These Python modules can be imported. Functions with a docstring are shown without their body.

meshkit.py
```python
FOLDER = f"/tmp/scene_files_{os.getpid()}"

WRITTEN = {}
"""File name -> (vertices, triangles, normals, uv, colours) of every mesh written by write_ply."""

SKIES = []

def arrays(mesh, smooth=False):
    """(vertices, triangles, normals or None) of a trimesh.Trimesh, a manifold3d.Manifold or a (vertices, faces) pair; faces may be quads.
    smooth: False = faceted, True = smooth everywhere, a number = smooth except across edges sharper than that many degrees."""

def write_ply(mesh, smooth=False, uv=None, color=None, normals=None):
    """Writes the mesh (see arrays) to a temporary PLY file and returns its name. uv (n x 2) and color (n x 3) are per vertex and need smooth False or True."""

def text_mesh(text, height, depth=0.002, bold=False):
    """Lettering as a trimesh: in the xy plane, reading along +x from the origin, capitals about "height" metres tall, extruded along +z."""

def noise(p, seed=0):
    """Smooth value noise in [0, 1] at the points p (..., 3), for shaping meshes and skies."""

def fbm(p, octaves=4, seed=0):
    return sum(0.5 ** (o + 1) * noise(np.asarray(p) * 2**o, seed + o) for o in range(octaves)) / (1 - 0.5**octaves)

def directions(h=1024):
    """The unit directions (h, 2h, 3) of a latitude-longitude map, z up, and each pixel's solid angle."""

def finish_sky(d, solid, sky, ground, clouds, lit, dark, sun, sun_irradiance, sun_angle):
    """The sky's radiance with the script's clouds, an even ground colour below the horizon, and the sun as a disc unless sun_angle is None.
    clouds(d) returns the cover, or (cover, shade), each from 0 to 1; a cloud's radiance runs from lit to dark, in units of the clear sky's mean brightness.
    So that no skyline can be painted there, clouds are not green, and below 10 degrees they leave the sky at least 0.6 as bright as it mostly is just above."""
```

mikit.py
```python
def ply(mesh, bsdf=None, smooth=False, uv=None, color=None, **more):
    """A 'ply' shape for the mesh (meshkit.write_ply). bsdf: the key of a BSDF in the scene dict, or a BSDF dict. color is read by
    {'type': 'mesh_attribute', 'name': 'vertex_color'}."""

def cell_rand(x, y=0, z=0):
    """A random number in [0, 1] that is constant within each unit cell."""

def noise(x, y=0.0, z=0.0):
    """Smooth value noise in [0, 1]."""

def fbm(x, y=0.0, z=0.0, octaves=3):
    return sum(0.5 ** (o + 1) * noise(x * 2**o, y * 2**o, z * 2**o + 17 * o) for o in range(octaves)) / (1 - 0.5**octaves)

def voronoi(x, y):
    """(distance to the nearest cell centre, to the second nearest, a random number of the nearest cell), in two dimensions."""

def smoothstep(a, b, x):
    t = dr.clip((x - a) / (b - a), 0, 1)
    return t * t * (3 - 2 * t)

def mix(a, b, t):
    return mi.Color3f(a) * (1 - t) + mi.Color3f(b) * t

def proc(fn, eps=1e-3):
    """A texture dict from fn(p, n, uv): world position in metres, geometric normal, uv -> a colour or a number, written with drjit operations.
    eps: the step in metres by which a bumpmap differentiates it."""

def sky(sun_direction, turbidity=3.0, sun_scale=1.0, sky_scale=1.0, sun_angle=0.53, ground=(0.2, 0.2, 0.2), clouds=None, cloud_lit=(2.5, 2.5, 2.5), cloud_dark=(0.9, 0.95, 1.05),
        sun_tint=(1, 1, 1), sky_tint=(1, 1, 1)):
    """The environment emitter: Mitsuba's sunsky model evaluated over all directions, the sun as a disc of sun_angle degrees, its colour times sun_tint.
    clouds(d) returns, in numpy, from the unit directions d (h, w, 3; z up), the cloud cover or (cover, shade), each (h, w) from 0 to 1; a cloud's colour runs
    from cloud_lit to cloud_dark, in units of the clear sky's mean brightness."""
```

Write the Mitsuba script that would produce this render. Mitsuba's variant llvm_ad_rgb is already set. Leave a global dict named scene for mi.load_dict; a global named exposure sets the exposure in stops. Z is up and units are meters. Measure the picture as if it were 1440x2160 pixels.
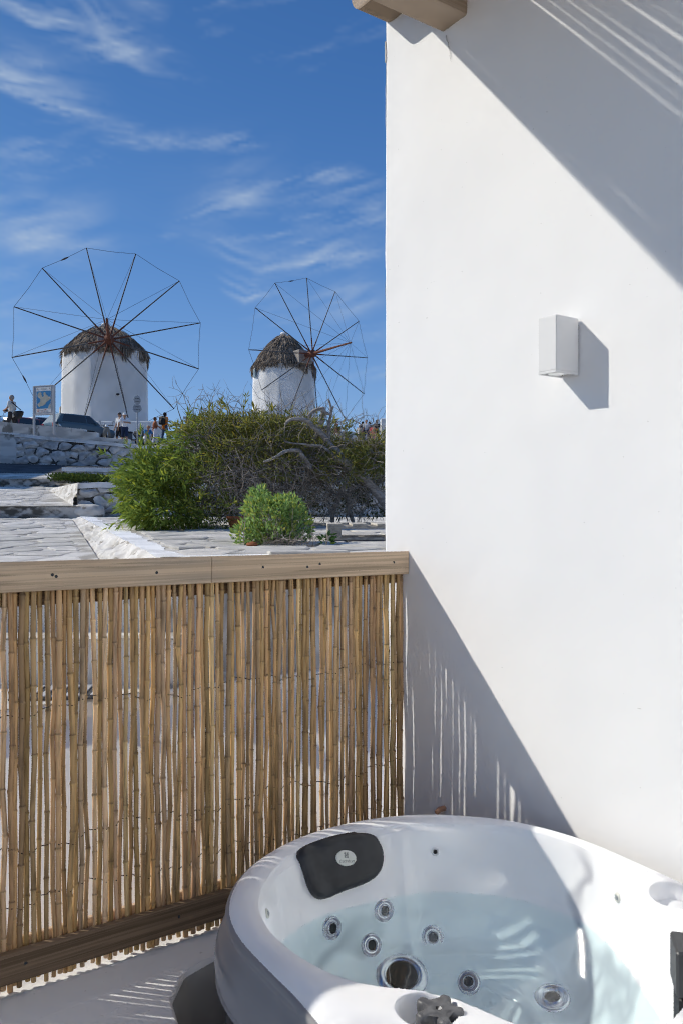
import math, random
import numpy as np, trimesh, mitsuba as mi, drjit as dr
import manifold3d as m3
import mapbox_earcut as earcut
import mikit, meshkit
from mikit import proc, fbm, noise, voronoi, smoothstep, mix
from scipy.spatial import Voronoi
from shapely.geometry import Polygon, box as sbox

T = mi.ScalarTransform4f
scene, labels = {}, {}
random.seed(7)
RNG = np.random.default_rng(7)

# ------------------------------------------------------------------ camera, sky, exposure (the eye is the origin, z up, metres)
FP = 1711.0                                   # focal length in pixels of the 1440 px wide frame
scene['camera'] = {'type': 'perspective', 'fov': math.degrees(2 * math.atan(720 / FP)), 'fov_axis': 'x', 'near_clip': 0.05, 'far_clip': 6000.0,
                   'to_world': T().look_at(origin=[0, 0, 0], target=[0, 1, 0], up=[0, 0, 1])}
SUN = (-1.39, 0.26, 1.045)
exposure = 1.9

WISPS = [  # cirrus strands: (azimuth, elevation) in degrees along each, half width in degrees, cover
    ([(-24, 30.5), (-20.5, 29.4), (-16.3, 28.8), (-12.8, 27.9)], .62, .40), ([(-18.5, 31.6), (-17, 30), (-15, 29)], .7, .22),
    ([(-16, 32), (-12.5, 31.2)], .9, .18), ([(-24, 27.0), (-20.5, 26.0), (-18, 25.8)], .75, .55), ([(-24, 26.2), (-20, 25.0), (-14.8, 24.4)], .3, .5),
    ([(-15.5, 23.6), (-12, 23.8), (-9, 24.2)], .3, .35), ([(-24, 17.4), (-19.5, 17.5), (-16, 17.8)], 1.3, .42), ([(-10, 19.8), (-8, 20.3), (-5.3, 20.6)], .55, .42),
    ([(-10, 21.3), (-4, 21.6)], 1.3, .14), ([(-8, 15), (-6.7, 14.4), (-4, 14.9)], .5, .40), ([(-5.3, 16.5), (-1.3, 17), (3, 17.8)], .65, .45),
    ([(-10.6, 18.2), (-7.3, 16.9), (-4, 16)], .7, .2), ([(-2, 13.2), (3, 14.5)], 1.0, .3), ([(-24, 12), (-16, 13)], 1.6, .12)]


def clouds(d):
    az, el = np.degrees(np.arctan2(d[..., 0], d[..., 1])), np.degrees(np.arcsin(np.clip(d[..., 2], -1, 1)))
    q = np.stack([az * .16 + el * .05, el * .75 - az * .1, az * 0], -1)
    w = meshkit.fbm(q + [3, 7, 0], 5, 3)
    fine = meshkit.fbm(np.stack([az * .40 + el * .2, el * 3.4 - az * .9, az * 0], -1), 5, 9)
    cover = np.clip((w - .56) * 1.5, 0, .35) * np.clip((fine - .3) * 2, 0, 1)
    jx, jy = (meshkit.fbm(np.stack([az * .22, el * .22, az * 0 + 5], -1), 4, 11) - .5) * 1.6, (meshkit.fbm(np.stack([az * .22, el * .22, az * 0 + 9], -1), 4, 12) - .5) * 1.1
    full, sel = cover, (el > 4) & (el < 38) & (az > -32) & (az < 14)
    az, el, jx, jy, cover = az[sel], el[sel], jx[sel], jy[sel], cover[sel]
    for n_, (pts, hw, c) in enumerate(WISPS):
        best, side, along, run = np.full(az.shape, 1e9), np.zeros(az.shape), np.zeros(az.shape), 0.0
        for k in range(len(pts) - 1):
            (ax, ay), (bx, by) = pts[k], pts[k + 1]
            dx, dy = bx - ax, by - ay
            ln = math.hypot(dx, dy)
            px, py = az + jx - ax, el + jy - ay
            t = np.clip((px * dx + py * dy) / ln ** 2, -.15 if k == 0 else 0, 1.3 if k == len(pts) - 2 else 1)
            dist = np.hypot(px - t * dx, py - t * dy)
            near = dist < best
            along = np.where(near, run + t * ln, along)
            side = np.where(near, (dx * py - dy * px) / ln, side)
            best = np.minimum(best, dist)
            run += ln
        fil = meshkit.fbm(np.stack([along * .30 + n_ * 7, side / hw * 1.5 - along * .25, az * 0 + n_ * 3.1], -1), 5, 20 + n_)
        fine2 = meshkit.fbm(np.stack([along * .8 + n_ * 5, side / hw * 4.5 - along * .6, az * 0 + n_], -1), 4, 40 + n_)
        w_ = np.where(side > 0, 1.9 * hw, .75 * hw)
        end = np.clip(1.15 - np.abs(along / run - .45) * 1.5, 0, 1)
        m = np.exp(-(best / w_) ** 2) * c * end * np.clip(.45 + 3.0 * (fil - .44), .0, 1.5) * (.55 + .9 * fine2)
        cover = 1 - (1 - cover) * (1 - np.clip(m, 0, .9))
    full[sel] = cover
    cover, el = full, np.degrees(np.arcsin(np.clip(d[..., 2], -1, 1)))
    cover = 1 - (1 - cover) * (1 - .70 * np.exp(-np.clip(el, 0, 90) / 7.5))          # the veil that pales the sky towards the horizon
    return cover, .15 + 0 * el


scene['sky'] = mikit.sky(SUN, turbidity=2.6, sun_scale=.85, sky_scale=0.86, clouds=clouds, cloud_lit=(2.3, 2.8, 3.4), cloud_dark=(1.6, 1.8, 2.1), sun_tint=(.855, 1.0, 1.255), sky_tint=(0.37, 0.68, 1.05), ground=(.3, .29, .27))


# ------------------------------------------------------------------ helpers
def at(x, y, d):
    """The point at depth d seen at pixel (x, y) of the 1440 x 2160 photograph; used to survey positions."""
    return np.array([(x - 720) / FP * d, d, (1080 - y) / FP * d])


ON = np.array([-.825, -.565, 0]) / math.hypot(.825, .565)     # along the cane fence, away from the house wall
OW = np.array([.565, -.825, 0]) / math.hypot(.825, .565)
O0 = np.array([.333, 4.227, 0.])


def W(u, v, z):
    """Patio frame: u metres from the house wall, v metres from the fence."""
    return O0 + np.multiply.outer(u, ON) + np.multiply.outer(v, OW) + np.multiply.outer(z, [0, 0, 1.])


used = {}


def fresh(key):
    n = used.get(key, 0)
    used[key] = n + 1
    return key if n == 0 else f'{key}_{n:03d}'


def add(name, mesh, bsdf, parent=None, smooth=False, **k):
    key = fresh(f'{parent}__{name}' if parent else name)
    scene[key] = mikit.ply(mesh, bsdf, smooth=smooth, **k)
    return key


def thing(name, label, cat, group=None):
    key = fresh(name)
    labels[key] = {'label': label, 'category': cat}
    if group:
        labels[key]['group'] = group
    return key


def tag(key, label, cat, group=None):
    labels[key] = {'label': label, 'category': cat}
    if group:
        labels[key]['group'] = group
    return key


def struct(name, mesh, bsdf, smooth=False, label=None, **k):
    key = add(name, mesh, bsdf, smooth=smooth, **k)
    labels[key] = {'kind': 'structure'}
    if label:
        labels[key]['label'] = label
    return key


def stuff(key, **k):
    labels[key] = {'kind': 'stuff', **k}
    return key


def join(ms):
    V, F, n = [], [], 0
    for v, f in ms:
        V.append(np.asarray(v, float)); F.append(np.asarray(f, int) + n); n += len(v)
    return np.vstack(V), np.vstack(F)


def tris(mesh):
    """(V, F) of a Trimesh, Manifold or pair."""
    v, f, _ = meshkit.arrays(mesh)
    return v, f


def tube(pts, rad, n=8, caps=True):
    pts = np.asarray(pts, float)
    k = len(pts)
    rad = np.broadcast_to(np.asarray(rad, float), (k,))
    tg = np.gradient(pts, axis=0)
    tg /= np.linalg.norm(tg, axis=1, keepdims=True) + 1e-12
    ref = np.array([0, 0, 1.]) if abs(tg[0][2]) < .9 else np.array([1., 0, 0])
    a = np.cross(tg[0], ref); a /= np.linalg.norm(a)
    V = []
    ang = np.arange(n) * 2 * np.pi / n
    for i in range(k):
        a = a - tg[i] * (a @ tg[i]); a /= np.linalg.norm(a)
        b = np.cross(tg[i], a)
        V.append(pts[i] + rad[i] * (np.outer(np.cos(ang), a) + np.outer(np.sin(ang), b)))
    V = np.vstack(V)
    F = []
    for i in range(k - 1):
        for j in range(n):
            p, q = i * n + j, i * n + (j + 1) % n
            F += [[p, q, q + n], [p, q + n, p + n]]
    if caps:
        V = np.vstack([V, pts[0], pts[-1]])
        for j in range(n):
            F += [[k * n, (j + 1) % n, j], [k * n + 1, (k - 1) * n + j, (k - 1) * n + (j + 1) % n]]
    return V, np.array(F)


def hexa(c):
    """A box from its eight corners c[x][y][z]."""
    c = np.asarray(c, float).reshape(8, 3)
    return c, np.array([[0, 1, 3], [0, 3, 2], [4, 6, 7], [4, 7, 5], [0, 4, 5], [0, 5, 1], [2, 3, 7], [2, 7, 6], [0, 2, 6], [0, 6, 4], [1, 5, 7], [1, 7, 3]])


def bevbox(lo, hi, b=.004, fr=None):
    """A chamfered box; fr maps (n, 3) local points to the world."""
    lo, hi = np.asarray(lo, float), np.asarray(hi, float)
    b = min(b, (hi - lo).min() * .45)
    P = []
    for s in np.ndindex(2, 2, 2):
        c = np.where(s, hi, lo)
        sg = np.where(s, -1, 1)
        for k in range(3):
            p = c + sg * b
            p[k] = c[k]
            P.append(p)
    h = trimesh.Trimesh(*tris(m3.Manifold.hull_points(np.array(P))), process=False)
    v = np.array(h.vertices)
    if fr is not None:
        v2 = fr(v)
        det = np.linalg.det(fr(np.eye(3)) - fr(np.zeros((1, 3))))
        f = h.faces if det > 0 else h.faces[:, ::-1]
        return v2, np.array(f)
    return v, np.array(h.faces)


def uvz(p):
    return W(p[:, 0], p[:, 1], p[:, 2])


def frame(o, yaw):
    """Local x forward, y left, z up, standing at o."""
    c, s = math.cos(yaw), math.sin(yaw)
    o = np.asarray(o, float)
    return lambda p: np.asarray(p) @ np.array([[c, s, 0], [-s, c, 0], [0, 0, 1]]) + o


def ear(poly):
    poly = np.asarray(poly, float)[:, :2]
    return earcut.triangulate_float64(poly, np.array([len(poly)], np.uint32)).reshape(-1, 3).astype(int)


def outline_normals(p):
    t = np.roll(p, -1, 0) - np.roll(p, 1, 0)
    t /= np.linalg.norm(t, axis=1, keepdims=True) + 1e-12
    return np.stack([t[:, 1], -t[:, 0]], 1)              # outward for a counter-clockwise outline


def ringed(outline, prof, cap=True, base=False):
    """Rings of a counter-clockwise outline offset by (out, z) pairs of prof, the last one capped."""
    p = np.asarray(outline, float)
    nn, n = outline_normals(p), len(p)
    V = np.vstack([np.column_stack([p + nn * o, np.full(n, z)]) for o, z in prof])
    F = []
    for i in range(len(prof) - 1):
        a = np.arange(n) + i * n
        b = np.roll(np.arange(n), -1) + i * n
        F += [np.stack([a, b, b + n], 1), np.stack([a, b + n, a + n], 1)]
    if cap:
        t = ear(V[-n:])
        F.append(t + (len(prof) - 1) * n)
    if base:
        F.append(ear(V[:n])[:, ::-1])
    return V, np.vstack(F)


def resample(poly, step):
    ls = poly.exterior if hasattr(poly, 'exterior') else poly
    n = max(8, int(ls.length / step))
    pts = np.array([ls.interpolate(i / n, normalized=True).coords[0] for i in range(n)])
    a = .5 * np.sum(pts[:, 0] * np.roll(pts[:, 1], -1) - np.roll(pts[:, 0], -1) * pts[:, 1])
    return pts if a > 0 else pts[::-1]


def grid(fn, us, vs):
    """fn(u, v) -> points; a sheet of quads, facing du x dv."""
    uu, vv = np.meshgrid(us, vs, indexing='ij')
    V = fn(uu.ravel(), vv.ravel())
    nu, nv = len(us), len(vs)
    i, j = np.meshgrid(np.arange(nu - 1), np.arange(nv - 1), indexing='ij')
    a = (i * nv + j).ravel()
    return V, np.vstack([np.stack([a, a + nv, a + nv + 1], 1), np.stack([a, a + nv + 1, a + 1], 1)])


def nrm(v):
    return v / (np.linalg.norm(v, axis=-1, keepdims=True) + 1e-12)


def leafmesh(P, D, L, Wd, rng, fold=.25):
    """Pointed leaves at P along unit D: four corners and a fold along the middle."""
    n = len(P)
    r = nrm(rng.normal(size=(n, 3)))
    S = nrm(np.cross(D, r))
    N = np.cross(S, D)
    L, Wd = np.broadcast_to(L, n)[:, None], np.broadcast_to(Wd, n)[:, None]
    mid = P + D * L * .45 - N * Wd * fold
    V = np.stack([P, mid + S * Wd * .5, P + D * L - N * L * .12, mid - S * Wd * .5], 1).reshape(-1, 3)
    a = np.arange(n) * 4
    return V, np.vstack([np.stack([a, a + 1, a + 2], 1), np.stack([a, a + 2, a + 3], 1)])


# ------------------------------------------------------------------ materials
def rgb(*c):
    return {'type': 'rgb', 'value': list(c if len(c) == 3 else c * 3)}


def prin(col, rough=.7, spec=.3, bump=None, two=True, **k):
    b = {'type': 'principled', 'base_color': col if isinstance(col, dict) else rgb(*col), 'roughness': rough, 'specular': spec, **k}
    if bump:
        b = {'type': 'bumpmap', 'arbitrary': proc(*bump), 'scale': 1.0, 'bsdf': b}
    return {'type': 'twosided', 'bsdf': b} if two else b


def mat(name, *a, **k):
    scene[name] = prin(*a, **k)
    return name


def varied(c0, c1, sx, sy, sz, octaves=3, lo=.3, hi=.7):
    return proc(lambda p, n, uv: mix(c0, c1, smoothstep(lo, hi, fbm(p.x * sx + 31, p.y * sy + 17, p.z * sz + 5, octaves))))


def plaster_col(p, n, uv):
    a = fbm(p.x * 2.1 + 9, p.y * 2.1, p.z * 1.3, 3)
    c = mix((.81, .81, .81), (.785, .785, .79), smoothstep(.35, .75, a))
    s = noise(p.x * 47 + 3, p.y * 47, p.z * 47)
    c = mix(c, (.45, .44, .42), smoothstep(.965, .985, s) * .5)                    # pin holes
    return c


mat('m_plaster', proc(plaster_col), .85, .15, bump=(lambda p, n, uv: .0022 * fbm(p.x * 6, p.y * 6, p.z * 6, 2) + .0004 * noise(p.x * 60, p.y * 60, p.z * 60), 2e-3))
mat('m_white', varied((.80, .80, .79), (.70, .70, .69), 3, 3, 3), .8, .15)
mat('m_whitewash', proc(lambda p, n, uv: mix(mix((.80, .79, .77), (.63, .62, .60), smoothstep(.4, .7, fbm(p.x * 3, p.y * 3, p.z * 5, 3))), (.12, .115, .10),
                                             smoothstep(.60, .78, fbm(p.x * 5 + 40, p.y * 5, p.z * 1.7, 4)) * .55)), .9, .1)
mat('m_roughwash', proc(lambda p, n, uv: mix(mix((.62, .595, .555), (.45, .42, .375), smoothstep(.4, .75, fbm(p.x * 6, p.y * 6, p.z * 6, 3))), (.22, .19, .15),
                                             smoothstep(.66, .76, fbm(p.x * 9 + 40, p.y * 9, p.z * 16, 3)) * .8)), .95, .1)
mat('m_agedwash', proc(lambda p, n, uv: mix(mix((.66, .66, .64), (.46, .46, .45), smoothstep(.35, .65, fbm(p.x * 2.2, p.y * 2.2, p.z * 6, 3))), (.10, .10, .09),
                                            smoothstep(.56, .72, fbm(p.x * 5 + 11, p.y * 5, p.z * 2.3, 4)) * .75)), .9, .1)
for i, c in enumerate([(.62, .62, .62), (.52, .52, .52), (.70, .69, .67)]):
    mat(f'm_wallstone{i}', varied(c, tuple(.62 * x for x in c), 9, 9, 9), .9, .1)
mat('m_crevice', varied((.07, .065, .06), (.52, .51, .49), 4, 4, 6, 4, .40, .60), .95, .05)
for i, c in enumerate([(.61, .575, .52), (.52, .495, .45), (.67, .635, .58)]):
    mat(f'm_flag{i}', varied(c, tuple(.78 * x for x in c), 6, 6, 6, 4), .75, .25)
mat('m_joint', varied((.60, .575, .53), (.34, .315, .275), 5, 5, 5), .9, .1)
mat('m_riser', proc(lambda p, n, uv: mix((.50, .49, .47), (.10, .095, .085), smoothstep(.36, .66, fbm(p.x * 7, p.y * 7, p.z * 10, 4)))), .9, .1)
mat('m_asphalt', varied((.09, .09, .095), (.06, .06, .062), 4, 4, 4), .85, .2)
mat('m_hill', varied((.36, .33, .28), (.26, .24, .20), .7, .7, .7), .95, .05)
mat('m_ground', varied((.30, .28, .24), (.24, .22, .18), .3, .3, .3), .95, .05)
mat('m_deck', varied((.36, .36, .355), (.26, .26, .255), 3, 3, 3), .6, .3)
CANES = [(.57, .395, .215), (.52, .345, .175), (.64, .465, .275), (.49, .335, .19), (.55, .365, .185)]
scene['m_cane'] = prin({'type': 'mesh_attribute', 'name': 'vertex_color'}, .5, .35)


mat('m_reed', (.43, .30, .165), .6, .3)


def wood(c0, c1, sc):
    def fn(p, n, uv):
        u = -(p.x * .825 + p.y * .565)                                              # along the rails
        g = fbm(u * 1.1, p.z * 130 * sc, (p.x - p.y) * 2 * sc, 3)
        c = mix(c0, c1, smoothstep(.3, .7, g))
        c = mix(c, tuple(.45 * x for x in c1), smoothstep(.60, .78, fbm(u * 1.7 + 3, p.z * 75 * sc, 2, 3)) * .55)
        c = mix(c, (.30, .29, .27), smoothstep(.5, .8, fbm(u * 2.3 + 9, p.z * 14, 5, 2)) * .28)
        return c
    return proc(fn)


mat('m_rail', wood((.66, .505, .355), (.48, .36, .25), 1.), .7, .2, bump=(lambda p, n, uv: .0006 * fbm(-(p.x * .825 + p.y * .565) * 3, p.z * 160, 1, 2), 1e-3))
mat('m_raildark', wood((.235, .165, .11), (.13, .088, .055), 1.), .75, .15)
mat('m_beam', wood((.42, .33, .25), (.27, .20, .14), .5), .75, .15)
mat('m_pallet', varied((.50, .46, .40), (.34, .31, .27), 30, 4, 40), .85, .1)
mat('m_wire', (.03, .028, .026), .6, .4)


def shell_col(p, n, uv):
    v = dr.abs(fbm(p.x * 1.9 + p.y * .8 + 3.1, p.y * 2.6 - p.x * 1.5, p.z * 2.2, 4) - .5)
    w = smoothstep(.44, .60, fbm(p.x * 1.2 + 8, p.y * 1.2, p.z * 1.4, 2))
    c = mix((.84, .845, .85), (.78, .785, .80), smoothstep(.3, .7, fbm(p.x * 5, p.y * 5, p.z * 5, 2)))
    return mix(c, (.42, .425, .46), (1 - smoothstep(.0, .075, v)) * w * .9)


mat('m_shell', proc(shell_col), .16, .5, clearcoat=.6, clearcoat_gloss=.95)
mat('m_skirtshade', varied((.25, .25, .26), (.22, .22, .23), 4, 4, 4), .2, .5, clearcoat=.6, clearcoat_gloss=.95)  # pale shell in shade: the darkening is put into this colour
mat('m_cabinet', varied((.030, .030, .032), (.018, .018, .02), 40, 40, 2), .5, .4)
mat('m_pillow', varied((.026, .028, .032), (.018, .019, .022), 20, 20, 20), .42, .45)
mat('m_badge', (.60, .61, .56), .4, .5)
mat('m_badgeink', (.20, .21, .20), .5, .3)
mat('m_black', (.012, .012, .013), .5, .3)
mat('m_darkgrey', (.05, .052, .055), .45, .4)
mat('m_knob', varied((.13, .13, .135), (.08, .08, .085), 60, 60, 60), .45, .4)
scene['m_chrome'] = {'type': 'twosided', 'bsdf': {'type': 'roughconductor', 'material': 'Cr', 'alpha': .08}}
mat('m_jetgrey', (.30, .33, .34), .3, .5)
mat('m_lamp', (.70, .70, .70), .5, .3)
mat('m_lens', (.62, .63, .62), .15, .5, clearcoat=1.0)
scene['m_water'] = {'type': 'thindielectric', 'int_ior': 1.333, 'specular_transmittance': rgb(.86, .96, .972)}
mat('m_thatch', varied((.30, .245, .19), (.14, .115, .09), 2.5, 2.5, 2.5, 4), .95, .05)
mat('m_thatchlight', varied((.44, .37, .295), (.21, .17, .135), 3, 3, 3), .95, .05)
mat('m_pole', (.105, .10, .10), .6, .3)
mat('m_redwood', (.15, .058, .038), .7, .2)
mat('m_rope', (.09, .09, .10), .8, .1)
mat('m_mill', varied((.80, .79, .775), (.66, .655, .64), .6, .6, .5), .9, .1, bump=(lambda p, n, uv: .03 * fbm(p.x * .9, p.y * .9, p.z * .7, 3), 2e-2))
mat('m_shutter', (.20, .27, .32), .7, .2)
mat('m_steel', (.42, .43, .45), .4, .5)
mat('m_mapblue', (.03, .20, .42), .5, .3)
mat('m_mapland', varied((.52, .50, .42), (.40, .40, .34), 9, 9, 9), .6, .2)
mat('m_paper', (.72, .72, .70), .6, .2)
mat('m_print', (.36, .38, .40), .6, .2)
mat('m_printred', (.50, .16, .14), .6, .2)
mat('m_glassdark', (.03, .04, .05), .08, .5, clearcoat=1.0)
mat('m_skin', (.42, .235, .155), .6, .3)
mat('m_skintan', (.34, .17, .10), .6, .3)
scene['m_leaf'] = {'type': 'principledthin', 'base_color': {'type': 'mesh_attribute', 'name': 'vertex_color'}, 'roughness': .5, 'diff_trans': .7, 'spec_trans': 0.0, 'eta': 1.4}
mat('m_twig', varied((.42, .37, .32), (.23, .195, .165), 9, 9, 9), .85, .1)
mat('m_bark', varied((.42, .385, .35), (.22, .195, .175), 16, 16, 40, 4), .9, .1)
mat('m_terracotta', (.27, .105, .05), .8, .1)
CLOTH = {}


def cloth(*c):
    k = 'm_cloth_' + '_'.join(str(int(x * 100)) for x in c)
    if k not in scene:
        scene[k] = prin(c, .9, .1)
    return k


def paint(*c):
    k = 'm_paint_' + '_'.join(str(int(x * 100)) for x in c)
    if k not in scene:
        scene[k] = prin(c, .25, .5, clearcoat=1.0)
    return k


# ------------------------------------------------------------------ stones set one by one in a surface
def cells(region, sa, sb, seed, jit=.33, gap=.012, keep=None):
    """Irregular stone outlines (shapely, local a-b plane) that fill a region, about sa x sb each, with joints."""
    rng = np.random.default_rng(seed)
    a0, b0, a1, b1 = region.bounds
    pts = []
    for r, b in enumerate(np.arange(b0 - sb, b1 + 2 * sb, sb)):
        for a in np.arange(a0 - sa, a1 + 2 * sa, sa):
            pts.append((a + (r % 2) * sa * .5 + rng.uniform(-jit, jit) * sa, b + rng.uniform(-jit, jit) * sb))
    pts = np.array(pts)
    vor = Voronoi(pts / [sa, sb])
    out = []
    for i, reg in enumerate(vor.point_region):
        ids = vor.regions[reg]
        if -1 in ids or not ids:
            continue
        pg = Polygon(vor.vertices[ids] * [sa, sb]).intersection(region)
        pg = pg.buffer(-gap / 2 - rng.uniform(0, gap * .4), join_style=2)
        if pg.is_empty or pg.geom_type != 'Polygon' or pg.area < sa * sb * .12:
            continue
        c = resample(pg.simplify(.01), max(pg.length / 11, .02))
        c = c + rng.normal(0, gap * .28, c.shape)
        out.append(c)
    return out


def lay(parent, name, outs, fn, mats, proud, round_=.012, bulge=0., seed=1, sink=.02):
    """Each outline becomes one stone, child of parent; fn(a, b, h) gives world points, h out of the surface."""
    rng = np.random.default_rng(seed)
    outs = sorted(outs, key=lambda c: np.linalg.norm(fn(*c.mean(0)[:, None], np.zeros(1))[0]))
    keys = []
    rest = []
    for c in outs:
        h = proud * rng.uniform(.6, 1.35)
        tilt = rng.normal(0, proud * .25, 2)
        n = len(c)
        cen = c.mean(0)
        rad = np.sqrt(abs(Polygon(c).area))
        nn = outline_normals(c)
        r0 = min(round_, rad * .2)
        ring = [np.column_stack([c, np.full(n, -sink)]), np.column_stack([c, np.full(n, h * .55)]), np.column_stack([c - nn * r0, np.full(n, h)])]
        cc = cen + (c - nn * r0 - cen) * .5
        if bulge:
            ring.append(np.column_stack([cc, h + bulge * rad * rng.uniform(.5, 1.2) + rng.normal(0, bulge * rad * .15, n)]))
        V = np.vstack(ring)
        V[n:, 2] += (V[n:, :2] - cen) @ (tilt / max(rad, .05))
        V = np.vstack([V, [[*cen, V[-n:, 2].mean() + bulge * rad * .1]]])
        F = []
        for k in range(len(ring) - 1):
            p = np.arange(n) + k * n
            q = np.roll(np.arange(n), -1) + k * n
            F += [np.stack([p, q, q + n], 1), np.stack([p, q + n, p + n], 1)]
        p = np.arange(n) + (len(ring) - 1) * n
        F.append(np.stack([p, np.roll(p, -1), np.full(n, len(V) - 1)], 1))
        P = fn(V[:, 0], V[:, 1], V[:, 2])
        F = np.vstack(F)
        if len(keys) < 290:
            keys.append(add(name, (P, F), mats[rng.integers(len(mats))], parent, smooth=35 if bulge else False))
        else:
            rest.append((P, F))
    if rest:
        stuff(add(name + '_field', join(rest), mats[0], parent))
    return keys

# ================================================================== the ground in big sheets
struct('ground', grid(lambda x, y: np.column_stack([x, y, np.full(len(x), -2.6)]), np.linspace(-3000, 3000, 7), np.linspace(-1500, 4000, 7)), 'm_ground')


def hill_z(x, y):
    z = np.interp(y, [24, 26, 35, 43, 46, 60, 80, 110, 160, 300, 600], [1.75, 1.95, 2.75, 3.52, 3.80, 5.05, 6.0, 5.2, 2.5, -1.5, -2.8])
    return z + .05 * (meshkit.noise(np.stack([x * .5, y * .5, 0 * x], -1)) - .5)


struct('hill', grid(lambda x, y: np.column_stack([x, y, hill_z(x, y)]), np.linspace(-160, 160, 90), np.concatenate([np.linspace(22.5, 80, 60), np.linspace(84, 600, 40)])), 'm_hill', smooth=True)


def sheet(poly, zf, step=.35):
    """A sheet over a plan polygon with heights zf(x, y)."""
    pg = Polygon(poly)
    c = resample(pg, step)
    t = ear(c)
    v = np.column_stack([c, zf(c[:, 0], c[:, 1])])
    return v, t


# --- the lane that climbs to the left, in ramped steps
street_z = lambda x, y: -.10 - .05 * (13 - y)
terr_z = lambda x, y: -.47 + .03 * y
STREET = [(-15, 5.3), (-1.45, 5.3), (-2.1, 7.0), (-4.33, 13.0), (-15, 13.0)]
st = struct('street', sheet(STREET, street_z), 'm_joint')
reg = Polygon([(-7.5, 5.32), (-1.62, 5.32), (-2.2, 7.0), (-4.45, 12.97), (-7.5, 12.97)])
lay(st, 'flagstone', cells(reg, .56, .50, 4, gap=.05), lambda a, b, h: np.column_stack([a, b, street_z(a, b) + h]), ['m_flag0', 'm_flag1', 'm_flag2'], .010, .02, seed=3)
tread_z = lambda x, y: .091 + (y - 13) * .11
TREAD = [(-16, 13.0), (-4.1, 13.0), (-5.3, 17.1), (-16, 17.1)]
tr = struct('street_ramp', sheet(TREAD, tread_z), 'm_joint')
lay(tr, 'flagstone', cells(Polygon([(-8.6, 13.16), (-5.0, 13.16), (-5.95, 16.95), (-8.6, 16.95)]), .62, .46, 5, gap=.05), lambda a, b, h: np.column_stack([a, b, tread_z(a, b) + h]),
    ['m_flag0', 'm_flag1', 'm_flag2'], .010, .02, seed=4)


def jag(x, s=1., seed=0):
    return meshkit.fbm(np.stack([x * 3.3, x * 0 + seed, x * 0], -1), 4, seed) * s


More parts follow.
